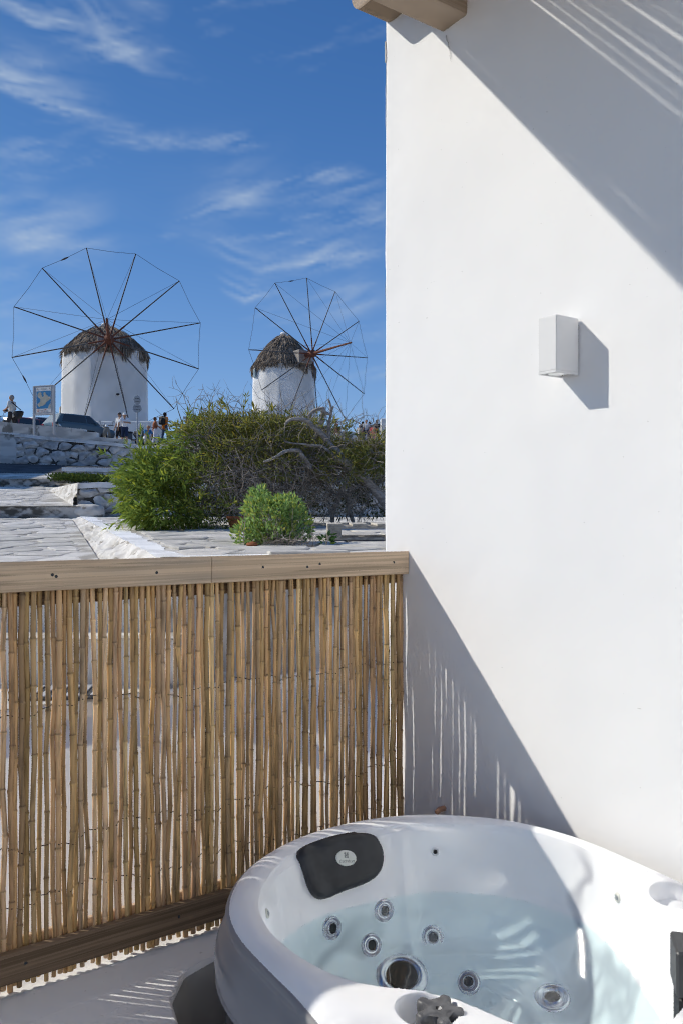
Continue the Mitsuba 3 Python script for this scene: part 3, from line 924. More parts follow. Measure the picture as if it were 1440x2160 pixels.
for (u, v, R) in [(.944, .722, .040), (.710, .743, .040), (.786, .761, .040), (.540, .840, .041), (.550, 1.058, .040), (.386, 1.318, .062)]:
    jet(u, v, R)
sc = add('suction_cover', disc(.731, .883, [(.098, -.004), (.098, .006), (.088, .012), (.074, .013), (.066, .009), (.061, .004)], 48), 'm_chrome', tub, smooth=50)
add('grille', disc(.731, .883, [(.061, .003), (.058, .011), (.03, .013)], 40), 'm_black', sc, smooth=40)
for i, (u, v) in enumerate([(.471, .776), (.241, 1.489), (1.282, .821)]):
    o = add('control_nozzle', disc(u, v, [(.017, -.002), (.017, .004), (.013, .007), (.011, .005)], 24), 'm_badge' if i else 'm_lamp', tub, smooth=50)
    add('core', disc(u, v, [(.0085, .003), (.008, .009), (.004, .010)], 20), 'm_jetgrey' if i else 'm_black', o, smooth=50)

# --- the head cushion with its oval badge
PIL = np.array([(-1.175, 1.0), (-1.25, 1.012), (-1.40, 1.006), (-1.56, 1.003), (-1.70, .992), (-1.775, .955), (-1.80, .921), (-1.77, .884), (-1.69, .852), (-1.55, .833), (-1.40, .836), (-1.27, .842), (-1.19, .868), (-1.172, .90), (-1.185, .945)])
pc = resample(Polygon(PIL * [1, 3]).buffer(-.07).buffer(.078), .012)
pc = np.column_stack([np.real(np.fft.ifft(np.fft.fft(pc[:, j]) * np.exp(-(np.fft.fftfreq(len(pc), 1 / len(pc)) / 9.) ** 2))) for j in (0, 1)]) / [1, 3]
pm = pc.mean(0)


def on_shell(q):
    r = r_in(q[:, 0]) * q[:, 1]
    u, v = TC[0] + r * np.cos(q[:, 0]), TC[1] + r * np.sin(q[:, 0])
    return W(u, v, shell_z(u, v))


pP = on_shell(pc)
e0 = nrm(pP[np.argmax(pP[:, 0])] - pP[np.argmin(pP[:, 0])])
pn = nrm(np.linalg.svd(pP - pP.mean(0))[2][2])
pn = pn if pn @ -pP.mean(0) > 0 else -pn
rings = []
for sc_, h in [(1.0, -.02), (1.01, .010), (1.0, .022), (.965, .033), (.90, .040), (.78, .045), (.6, .047), (.4, .047), (.2, .046)]:
    q = pm + (pc - pm) * sc_
    b = on_shell(q)
    flat = pP.mean(0) + (b - pP.mean(0)) - np.outer((b - pP.mean(0)) @ pn, pn) * .55
    rings.append(flat + pn * h + np.outer(.012 * np.exp(-((q[:, 0] + 1.30) / .05) ** 2) * np.clip(h / .04, 0, 1), -pn))
n = len(pc)
F = []
for i in range(len(rings) - 1):
    a = np.arange(n) + i * n
    b = np.roll(np.arange(n), -1) + i * n
    F += [np.stack([a, b, b + n], 1), np.stack([a, b + n, a + n], 1)]
V = np.vstack(rings + [rings[-1].mean(0)])
a = np.arange(n) + (len(rings) - 1) * n
F.append(np.stack([a, np.roll(a, -1), np.full(n, len(V) - 1)], 1))
pil = add('head_cushion', (V, np.vstack(F)), 'm_pillow', tub, smooth=70)
labels[pil] = {'label': 'black head cushion with an oval badge'}
bc = rings[6].mean(0) + e0 * .010 + pn * .0035
be = nrm(e0 - pn * (e0 @ pn))
bu = np.cross(pn, be)
bu = bu if bu[2] > 0 else -bu
B = lambda x, y, h: bc + np.multiply.outer(x, be) + np.multiply.outer(y, bu) + np.multiply.outer(h, pn)
bo = np.column_stack([.043 * np.cos(an), .0285 * np.sin(an)])
V, F = ringed(bo, [(.001, -.004), (.001, .002), (-.001, .004), (-.003, .0045)])
bd = add('badge', (B(V[:, 0], V[:, 1], V[:, 2]), F), 'm_badge', pil, smooth=40)
tm = meshkit.text_mesh('passion', .0125, .0006)
tv = np.array(tm.vertices)
tv[:, 0] = (tv[:, 0] - tv[:, 0].mean()) * 1.02
add('lettering', (B(tv[:, 0], tv[:, 1] - .017, tv[:, 2] + .0046), tm.faces), 'm_badgeink', bd)
em = [bevbox([x - .0034, y - .0048, .0046], [x + .0034, y + .0048, .0053], .0003) for x in (-.0055, .0055) for y in (.0045, .0155)] + [bevbox([-.003, .0075, .0046], [.003, .0125, .0052], .0003)]
ev, ef = join(em)
add('emblem', (B(ev[:, 0], ev[:, 1], ev[:, 2]), ef), 'm_badgeink', bd)

# --- the star shaped valve knob in the front corner, and the dark box at the far front
kx, ky = CORN[0] + [-.012, .030]
kz = float(shell_z(np.array(kx), np.array(ky)))
ka = np.linspace(0, 2 * np.pi, 100, endpoint=False)
ko = np.column_stack([(.050 + .017 * np.tanh(2.0 * np.cos(5 * ka + .5))) * np.cos(ka), (.050 + .017 * np.tanh(2.0 * np.cos(5 * ka + .5))) * np.sin(ka)])
V, F = ringed(ko, [(0, 0), (.001, .006), (.001, .022), (-.002, .028), (-.007, .031), (-.016, .0315), (-.026, .029)])
KL = kz + .066
kk = add('valve_knob', (W(kx + V[:, 0], ky + V[:, 1], KL + V[:, 2]), F), 'm_knob', tub, smooth=50)
add('stem', tube([W(kx, ky, kz - .01), W(kx, ky, KL + .01)], .022, 16), 'm_knob', kk, smooth=40)
fb = thing('filter_box', 'dark upright box standing at the near end of the tub', 'box')
fbf = frame([.995, 2.20, 0], -.25)
add('cover', bevbox([-.09, -.06, -1.300], [.09, .06, -1.176], .006, fbf), 'm_darkgrey', fb)
add('case', bevbox([-.082, -.054, -1.75], [.082, .054, -1.303], .006, fbf), 'm_black', fb)

# ================================================================== whitewashed rubble walls up the slope
def rubble_wall(name, label, x0, x1, y, z0f, z1f, sa, sb, seed, cover=None, xs1=None, mats=('m_wallstone0', 'm_wallstone1', 'm_wallstone2', 'm_wallstone0'), thick=.4, top=True, dark='m_crevice', sy=0.0):
    k = thing(name, label, 'stone wall')
    xs = np.linspace(x0, x1, 90)
    yf = lambda x: y + sy * (x - x0)

    def fn(a, t):
        z = z0f(a) * (1 - t) + z1f(a) * t
        return np.column_stack([a, yf(a) + .05 * (meshkit.fbm(np.stack([a * 3, z * 3, 0 * a], -1), 3, seed) - .5), z])
    front = grid(fn, xs, np.linspace(0, 1, 10))
    tp = grid(lambda a, t: np.column_stack([a, yf(a) - .04 + t * thick, z1f(a) + .03 * (jag(a, 1, seed) - .5)]), xs, np.linspace(0, 1, 3))
    add('core', front, dark, k, smooth=40)
    add('capping', join([tp, grid(lambda a, t: np.column_stack([a, yf(a) - .04 - .008 * t, z1f(a) + .03 * (jag(a, 1, seed) - .5) - t * .09]), xs, np.linspace(0, 1, 3))]), 'm_whitewash', k, smooth=40)
    side = grid(lambda a, t: np.column_stack([np.full(len(a), x0) + .04 * (meshkit.noise(np.stack([a * 9, t * 4, 0 * a], -1)) - .5), yf(x0) + a * thick, z0f(np.full(len(a), x0)) * (1 - t) + z1f(np.full(len(a), x0)) * t]), np.linspace(-.05, 1, 8), np.linspace(0, 1, 8))
    add('end', side, 'm_roughwash', k, smooth=40)
    hmax = max(float((z1f(xs) - z0f(xs)).max()), .1)
    reg = Polygon([(x, float(z0f(np.array(x))) + .0) for x in np.linspace(x0, xs1 or x1, 20)] + [(x, float(z1f(np.array(x))) - .07) for x in np.linspace(xs1 or x1, x0, 20)])
    lay(k, 'stone', cells(reg, sa, sb, seed, .46, .030), lambda a, b, h: np.column_stack([a, yf(a) - h, b]), list(mats), .035, .03, .10, seed)
    return k


f1 = lambda x: .47 + .012 * np.sin(np.asarray(x) * 3.)
rubble_wall('low_stone_wall', 'lowest whitewashed stone wall beside the flagstone lane, ending in a big boulder', -4.28, 4.5, 13.18, lambda x: -.12 + 0 * np.asarray(x), f1, .33, .19, 31, xs1=1.5)
rubble_wall('middle_stone_wall', 'short whitewashed stone wall in the middle, with a bright square end block', -6.05, 4.5, 17.6, lambda x: .40 + 0 * np.asarray(x), lambda x: .97 - .012 * (np.asarray(x) + 6), .46, .22, 32, xs1=-1.)
rubble_wall('high_stone_wall', 'long rough rubble wall with dark joints below the map sign', -8.85, 5.0, 22.0, lambda x: .95 + 0 * np.asarray(x), lambda x: 2.14 - .092 * (np.asarray(x) + 9), .36, .21, 33, xs1=-2.5)
# the smooth plastered stretch that continues the high wall to the left
pw = thing('plaster_wall', 'smooth grey plastered wall left of the rubble wall, with a white capping line', 'wall')
V, F = grid(lambda x, t: np.column_stack([x, 21.98 + 0 * x, .9 * (1 - t) + (2.14 - .092 * (x + 9)) * t]), np.linspace(-16, -8.8, 30), np.linspace(0, 1, 8))
add('plaster', join([(V, F), grid(lambda x, t: np.column_stack([x, 21.98 + t * .4, (2.14 - .092 * (x + 9))]), np.linspace(-16, -8.85, 20), np.linspace(0, 1, 3))]), 'm_agedwash', pw)
add('capping', grid(lambda x, t: np.column_stack([x, 21.94 + np.clip(t, 0, 1) * .44, (2.14 - .092 * (x + 9)) + np.where(t < 0, -.035, .012)]), np.linspace(-16, -8.7, 30), np.array([-.01, 0, .5, 1])), 'm_white', pw)


def boulder(name, c, s, seed, m, label=None, cat='stone', parent=None):
    b = trimesh.creation.icosphere(3)
    v = np.array(b.vertices)
    v = np.sign(v) * np.abs(v) ** .75
    v = v * np.array(s) * (1 + .35 * (meshkit.fbm(v * 1.4 + seed, 3, seed)[:, None] - .5)) + np.array(c)
    k = add(name, (v, b.faces), m, parent, smooth=True)
    if label:
        tag(k, label, cat)
    return k


boulder('boulder', [-4.05, 13.06, .01], [.235, .13, .125], 4, 'm_roughwash', 'big smooth whitewashed boulder at the foot of the low stone wall')


def slope_edge(name, A, B, zb, drop, seed, lab):
    """Rough plaster running up beside a ramp from A to B."""
    def fn(t, s):
        p = np.outer(1 - t, A) + np.outer(t, B)
        r = meshkit.fbm(np.column_stack([p[:, 0] * 5, p[:, 1] * 5, s * 3]), 4, seed) - .5
        p[:, 0] += -.10 * s - .12 * r * np.sin(np.pi * np.clip(s, 0, 1))
        zz = tread_z(p[:, 0], p[:, 1]) - .04
        p[:, 2] = p[:, 2] * (1 - s) + zz * s + .05 * r * np.sin(np.pi * np.clip(s, 0, 1))
        return p
    return struct(name, grid(fn, np.linspace(0, 1, 60), np.linspace(0, 1, 24)), 'm_roughwash', smooth=45, label=lab)


slope_edge('ramp_edge', np.array([-4.24, 13.10, .475]), np.array([-5.75, 16.1, .47]), 0, 0, 41, 'rough whitewashed plaster edge climbing beside the ramp')
struct('planting_bed', grid(lambda x, y: np.column_stack([np.maximum(x, -4.22 - (y - 13.1) * .5), y, np.interp(y, [13.3, 17.7], [.455, .60]) + .05 * (meshkit.noise(np.stack([x * 2, y * 2, 0 * x], -1)) - .5)]), np.linspace(-5.7, 4.5, 40), np.linspace(13.25, 17.7, 20)), 'm_hill', smooth=True)
struct('path', grid(lambda x, y: np.column_stack([x, y, np.interp(y, [17.7, 22.1], [.80, 1.05]) + 0 * x]), np.linspace(-6.0, 5, 10), np.linspace(17.75, 22.1, 5)), 'm_joint')
struct('path', grid(lambda x, y: np.column_stack([x, y, (2.08 - .092 * (x + 9)) + .06 * (y - 22.2)]), np.linspace(-20, 6, 30), np.linspace(22.2, 26.2, 5)), 'm_hill')
# parapet of the upper road
struct('upper_pavement', bevbox([-24, 26.35, 1.5], [-12.6, 38, 3.28], .03), 'm_agedwash')
pp = thing('parapet_wall', 'low stained plaster parapet behind the map sign, stepping down to the right', 'wall')
for i, (xa, xb, za, zb, yy) in enumerate([(-13.5, -8.24, 3.12, 2.66, 26.0), (-8.26, -7.85, 2.58, 2.56, 26.02), (-7.87, -7.0, 2.42, 2.34, 26.04)]):
    V, F = grid(lambda x, t: np.column_stack([x, yy + np.array([0, 0, 0, .3])[t.astype(int)], np.array([1.6, 2.2, 0, 0])[t.astype(int)] + np.array([0, 0, 1, 1])[t.astype(int)] * np.interp(x, [xa, xb], [za, zb])]), np.linspace(xa, xb, 40), np.arange(4))
    V2, F2 = grid(lambda a, t: np.column_stack([np.full(len(a), xb), yy + a * .3, 1.6 * (1 - t) + zb * t]), np.array([0, 1.]), np.array([0, 1.]))
    add('plaster', join([(V, F), (V2, F2)]), 'm_agedwash', pp)
tag(add('white_block', bevbox([-12.95, 44.0, 3.4], [-11.65, 45.0, 4.02], .03), 'm_white'), 'low white masonry block where the people in white shirts stand', 'block')
# unseen house added to cast the shade on the asphalt and left wall
nb = thing('neighbour_house', 'unseen whitewashed house added to shade the lane', 'house')
add('wall', bevbox([-16.5, 17.6, .3], [-12.6, 22.6, 5.0], .05), 'm_white', nb)
add('roof', bevbox([-16.6, 17.5, 5.0], [-12.5, 22.7, 5.14], .03), 'm_white', nb)

# ================================================================== things on the upper road
ms = thing('map_sign', 'island map board in a steel frame on two posts above the rubble wall', 'map sign')
sy = -.33
sf = frame(at(93, 866, 24.3), sy + 0.0)
SW, ST, SB = .365, .72, -.09
for s in (-1, 1):
    add('post', bevbox([s * SW - .028, -.03, -.74], [s * SW + .028, .03, ST + .03], .006, sf), 'm_steel', ms)
add('panel', bevbox([-SW + .03, -.018, SB], [SW - .03, .018, ST], .004, sf), 'm_steel', ms)
add('top_rail', bevbox([-SW + .03, -.03, ST], [SW - .03, .03, ST + .035], .004, sf), 'm_steel', ms)
add('bottom_rail', bevbox([-SW + .03, -.03, SB - .045], [SW - .03, .03, SB], .004, sf), 'm_steel', ms)
sgn = lambda pts: sf(np.asarray(pts))
add('paper', bevbox([-.265, -.024, SB + .035], [.27, -.0185, ST - .02], .001, sf), 'm_paper', ms)
add('map', bevbox([-.255, -.028, .06], [.262, -.0242, .585], .001, sf), 'm_mapblue', ms)


def flat(outline, y, dy=.003):
    c = resample(Polygon(outline), .012)
    V, F = ringed(c, [(0, 0), (0, dy)])
    return sf(np.column_stack([V[:, 0], y - V[:, 2], V[:, 1]])), F


isl = Polygon([(-.20, .50), (-.15, .55), (-.09, .54), (-.07, .47), (-.04, .40), (0, .40), (.02, .46), (.0, .51), (.04, .55), (.08, .52), (.09, .47), (.15, .44), (.18, .40), (.25, .40), (.25, .33), (.19, .31), (.15, .27), (.09, .25), (.06, .19), (.01, .16), (-.05, .14), (-.10, .15), (-.14, .11), (-.18, .14), (-.21, .19), (-.16, .23), (-.11, .26), (-.10, .33), (-.13, .37), (-.18, .40), (-.21, .45)]).buffer(-.008).buffer(.014)
add('island', flat(isl, -.0285), 'm_mapland', ms)
add('island', flat(Polygon([(.17, .06), (.26, .06), (.26, .20), (.22, .18), (.19, .12)]), -.0285), 'm_mapland', ms)
for x0, x1, z0, z1, m in [(-.10, .12, .655, .668, 'm_print'), (-.08, .10, .63, .640, 'm_print'), (-.235, -.205, .63, .675, 'm_print'), (.205, .235, .63, .675, 'm_print'), (-.23, -.14, .01, .03, 'm_printred'), (-.23, -.16, -.03, -.015, 'm_printred'), (-.10, .0, -.005, .02, 'm_print'),
                          (.02, .12, .01, .03, 'm_printred'), (.02, .16, -.03, -.012, 'm_print'), (-.06, -.02, -.035, -.02, 'm_printred'), (-.03, .0, .30, .315, 'm_print'), (.06, .08, .42, .432, 'm_print'), (.17, .2, .35, .362, 'm_printred'), (-.15, -.13, .48, .49, 'm_printred')]:
    add('print', bevbox([x0, -.032, z0], [x1, -.0305, z1], .0005, sf), m, ms)

ts = thing('traffic_sign', 'two round road signs seen from behind on one grey pole', 'road sign')
tp = at(290, 926, 45.0)
add('pole', tube([tp + [0, 0, -.5], tp + [0, 0, 2.45]], .035, 10), 'm_steel', ts, smooth=40)
for z, r, sq in ((2.16, .245, .62), (1.70, .24, 1.0)):
    yaw = .95 if sq < .9 else .25
    a = np.linspace(0, 2 * np.pi, 32, endpoint=False)
    V, F = ringed(np.column_stack([r * np.cos(a), r * np.sin(a)]), [(0, 0), (0, .012), (-.015, .018)], base=True)
    fr2 = frame(tp + [0, -.05, z], yaw)
    d_ = add('disc', (fr2(np.column_stack([V[:, 0], -V[:, 2], V[:, 1]])), F), 'm_print', ts, smooth=30)
    for zz in (-.08, .08):
        add('bracket', bevbox([-.14, -.035, zz - .015], [.14, -.018, zz + .015], .003, fr2), 'm_darkgrey', d_)


# --- cars
def car(name, label, o, yaw, col, group='cars parked on the upper road', L=3.9, wd=1.66, H=1.46):
    k = thing(name, label, 'car', group)
    fr = frame(o, yaw)
    body = paint(*col)
    hl, hw_ = L / 2, wd / 2
    # body tub and cabin as lofted sections along x: (x, z bottom, z belt)
    secs = [(-hl, .42, .78, .80), (-hl + .06, .30, .93, .90), (-hl + .6, .24, .97, .98), (-.2, .22, .95, 1.0), (.7, .22, .93, 1.0), (hl - .75, .24, .84, .97), (hl - .15, .28, .72, .88), (hl, .40, .62, .72)]
    rows = []
    for x, zb, zt, w in secs:
        y = hw_ * w
        rows.append([[x, -y * .92, zb], [x, -y, zb + .18], [x, -y, zt - .12], [x, -y * .93, zt - .01], [x, 0, zt + .03], [x, y * .93, zt - .01], [x, y, zt - .12], [x, y, zb + .18], [x, y * .92, zb]])
    R = np.array(rows)
    n, m = R.shape[:2]
    V = R.reshape(-1, 3)
    F = []
    for i in range(n - 1):
        for j in range(m):
            a, b = i * m + j, i * m + (j + 1) % m
            F += [[a, a + m, b + m], [a, b + m, b]]
    F += [[0, j, j + 1] for j in range(1, m - 1)] + [[(n - 1) * m, (n - 1) * m + j + 1, (n - 1) * m + j] for j in range(1, m - 1)]
    add('body', (fr(V), np.array(F)), body, k, smooth=35)
    b0, b1, t0, t1 = -hl + .10, hl - 1.05, -hl + .50, .28        # cabin foot and roof line
    zb, zr = .93, H
    yb, yt = hw_ * .95, hw_ * .76

    def cab(x, t, s):
        return [x, s * (yb + (yt - yb) * t), zb + (zr - zb) * t]
    pts = [[b0, s * yb, zb] for s in (-1, 1)] + [[b1, s * yb * .96, zb] for s in (-1, 1)] + [[t0, s * yt, zr - .03] for s in (-1, 1)] + [[t1, s * yt, zr - .03] for s in (-1, 1)] + [[(t0 + t1) / 2, s * yt * .8, zr + .02] for s in (-1, 1)] + [[t0 - .05, s * yt * .8, zr] for s in (-1, 1)]
    hull = tris(m3.Manifold.hull_points(np.array(pts)))
    add('cabin', (fr(hull[0]), hull[1]), body, k)

    def quad(P):
        P = np.array(P, float)
        nn = nrm(np.cross(P[1] - P[0], P[2] - P[0]))
        c = P.mean(0)
        if nn @ (c - [0, 0, 1.0]) < 0:
            nn = -nn
        Q = np.vstack([c + (P - c) * 1.0 + nn * .004, P - nn * .02])
        h = tris(m3.Manifold.hull_points(Q))
        return fr(h[0]), h[1]
    lx = lambda xa, xt, t: xa + (xt - xa) * t
    for s in (-1, 1):
        lo, hi, mid = .12, .88, .05
        add('side_window', quad([cab(lx(b0, t0, lo) + .28, lo, s), cab(mid - .06, lo, s), cab(mid - .10, hi, s), cab(lx(b0, t0, hi) + .16, hi, s)]), 'm_glassdark', k)
        add('side_window', quad([cab(mid + .02, lo, s), cab(lx(b1, t1, lo) - .22, lo, s), cab(lx(b1, t1, hi) - .10, hi, s), cab(mid - .02, hi, s)]), 'm_glassdark', k)
        add('mirror', bevbox([b1 - .40, s * (yb + .10) - .08, .93], [b1 - .26, s * (yb + .10) + .08, 1.06], .03, fr), body, k)
        add('headlight', bevbox([hl - .16, s * hw_ * .62 - .15, .56], [hl - .01, s * hw_ * .62 + .13, .68], .03, fr), 'm_lens', k)
        add('tail_light', bevbox([-hl - .005, s * hw_ * .70 - .09, .66], [-hl + .12, s * hw_ * .70 + .10, .90], .02, fr), paint(.35, .02, .02), k)
        for xw in (-hl + .72, hl - .78):
            a = np.linspace(0, 2 * np.pi, 24, endpoint=False)
            V, F = ringed(np.column_stack([.30 * np.cos(a), .30 * np.sin(a)]), [(-.03, 0), (0, .02), (0, .16), (-.05, .19), (-.10, .18)], base=True)
            w_ = add('wheel', (fr(np.column_stack([xw + V[:, 0], s * (hw_ - .17 + V[:, 2]), .30 + V[:, 1]])), F), 'm_black', k, smooth=40)
            V, F = ringed(np.column_stack([.19 * np.cos(a), .19 * np.sin(a)]), [(0, .17), (-.01, .185), (-.12, .175)])
            add('rim', (fr(np.column_stack([xw + V[:, 0], s * (hw_ - .17 + V[:, 2]), .30 + V[:, 1]])), F), 'm_steel', w_, smooth=40)
    add('rear_window', quad([cab(lx(b0, t0, .15), .15, -.86), cab(lx(b0, t0, .15), .15, .86), cab(lx(b0, t0, .9), .9, .86), cab(lx(b0, t0, .9), .9, -.86)]), 'm_glassdark', k)
    add('windscreen', quad([cab(lx(b1, t1, .08), .08, -.88), cab(lx(b1, t1, .08), .08, .88), cab(lx(b1, t1, .92), .92, .88), cab(lx(b1, t1, .92), .92, -.88)]), 'm_glassdark', k)
    add('number_plate', bevbox([-hl - .012, -.25, .60], [-hl + .02, .25, .71], .004, fr), 'm_paper', k)
    return k


def gz(x, y):
    return float(hill_z(np.array([x]), np.array([y]))[0])


def stand(px, d, dz=0):
    x = (px - 720) / FP * d
    return np.array([x, d, gz(x, d) + dz])


car('parked_car', 'dark teal hatchback parked in front of the left windmill', stand(168, 46.5, .20), math.radians(48), (.055, .10, .135))
car('parked_car', 'red car behind the left post of the map sign', stand(66, 47, .02), math.radians(62), (.24, .035, .035))
car('parked_car', 'silver grey car half hidden behind the right post of the map sign', stand(112, 49, .08), math.radians(50), (.36, .40, .42))
car('parked_car', 'white car at the left edge behind the standing man', stand(-22, 44, .28), math.radians(8), (.70, .70, .70))


def motorbike(name, label, o, yaw, col, scooter=True):
    k = thing(name, label, 'scooter', 'scooters and motorbikes on the upper road')
    fr = frame(o, yaw)
    hull = lambda P: (lambda h: (fr(h[0]), h[1]))(tris(m3.Manifold.hull_points(np.array(P, float))))
    for xw in (-.62, .62):
        a = np.linspace(0, 2 * np.pi, 20, endpoint=False)
        V, F = ringed(np.column_stack([.25 * np.cos(a), .25 * np.sin(a)]), [(-.09, -.045), (-.03, -.06), (0, -.03), (0, .03), (-.03, .06), (-.09, .045)])
        w_ = add('wheel', (fr(np.column_stack([xw + V[:, 0], V[:, 2], .25 + V[:, 1]])), F), 'm_black', k, smooth=50)
        add('rim', (fr(np.column_stack([xw + V[:, 0] * .55, V[:, 2] * .9, .25 + V[:, 1] * .55])), F), 'm_steel', w_, smooth=50)
    pc_ = paint(*col)
    add('leg_shield', hull([[.30, -.19, .35], [.30, .19, .35], [.42, -.20, .60], [.42, .20, .60], [.46, -.13, .92], [.46, .13, .92], [.52, 0, .55], [.56, 0, .85]]), pc_, k)
    add('floor_board', hull([[-.2, -.14, .28], [-.2, .14, .28], [.36, -.14, .28], [.36, .14, .28], [-.2, -.14, .36], [-.2, .14, .36], [.36, -.12, .36], [.36, .12, .36]]), pc_, k)
    add('rear_body', hull([[-.95, -.09, .62], [-.95, .09, .62], [-.75, -.16, .42], [-.75, .16, .42], [-.15, -.15, .36], [-.15, .15, .36], [-.15, -.13, .68], [-.15, .13, .68], [-.85, -.12, .74], [-.85, .12, .74]]), pc_, k)
    add('seat', hull([[-.92, -.10, .74], [-.92, .10, .74], [-.92, 0, .84], [-.10, -.12, .69], [-.10, .12, .69], [-.15, -.10, .79], [-.15, .10, .79], [-.5, -.13, .75], [-.5, .13, .75], [-.6, 0, .84]]), 'm_black', k)
    add('fork', tube(fr(np.array([[.62, .08, .25], [.50, .06, .6], [.42, 0, 1.0]])), .025, 6), 'm_steel', k)
    add('handlebar', tube(fr(np.array([[.30, -.36, 1.04], [.40, -.2, 1.02], [.44, 0, 1.0], [.40, .2, 1.02], [.30, .36, 1.04]])), .018, 6), 'm_black', k)
    add('headlight', hull([[.48, -.09, .96], [.48, .09, .96], [.60, -.06, .92], [.60, .06, .92], [.44, -.08, 1.05], [.44, .08, 1.05], [.56, 0, 1.02]]), 'm_lens', k)
    for s in (-1, 1):
        mr = add('mirror', tube(fr(np.array([[.36, s * .26, 1.03], [.34, s * .33, 1.22]])), .008, 5), 'm_black', k)
        add('glass', bevbox([.32, s * .35 - .06, 1.18], [.345, s * .35 + .06, 1.27], .01, fr), 'm_steel', mr)
    return k


motorbike('scooter', 'dark motorbike at the left picture edge behind the parapet', np.array([*stand(6, 36)[:2], 3.28]), 2.6, (.03, .03, .03))
motorbike('scooter', 'black scooter in front of the nose of the dark teal car', stand(205, 43.5, -.02), .4, (.02, .02, .022))
motorbike('scooter', 'grey scooter facing the viewer beside the white block', stand(226, 43.0, .02), -1.35, (.13, .13, .125))
motorbike('scooter', 'black scooter behind the people in white shirts', stand(245, 48.5), .2, (.02, .02, .025))
motorbike('scooter', 'dark scooter parked at the foot of the road sign pole', stand(284, 47.2, -.02), .5, (.025, .025, .03))
motorbike('scooter', 'black scooter beside the crouching person in blue', stand(312, 48.3), -.3, (.02, .02, .02))
motorbike('scooter', 'black scooter between the map sign posts', stand(103, 40.5, .12), .5, (.02, .02, .022))


# --- people
def hullchain(segs):
    """One smooth body: hulls of sphere pairs (p, r, q, s), joined."""
    parts = []
    for p, r, q, s in segs:
        a = m3.Manifold.sphere(r, 10).translate(list(map(float, p)))
        b = m3.Manifold.sphere(s, 10).translate(list(map(float, q)))
        parts.append(m3.Manifold.batch_hull([a, b]))
    return m3.Manifold.batch_boolean(parts, m3.OpType.Add)


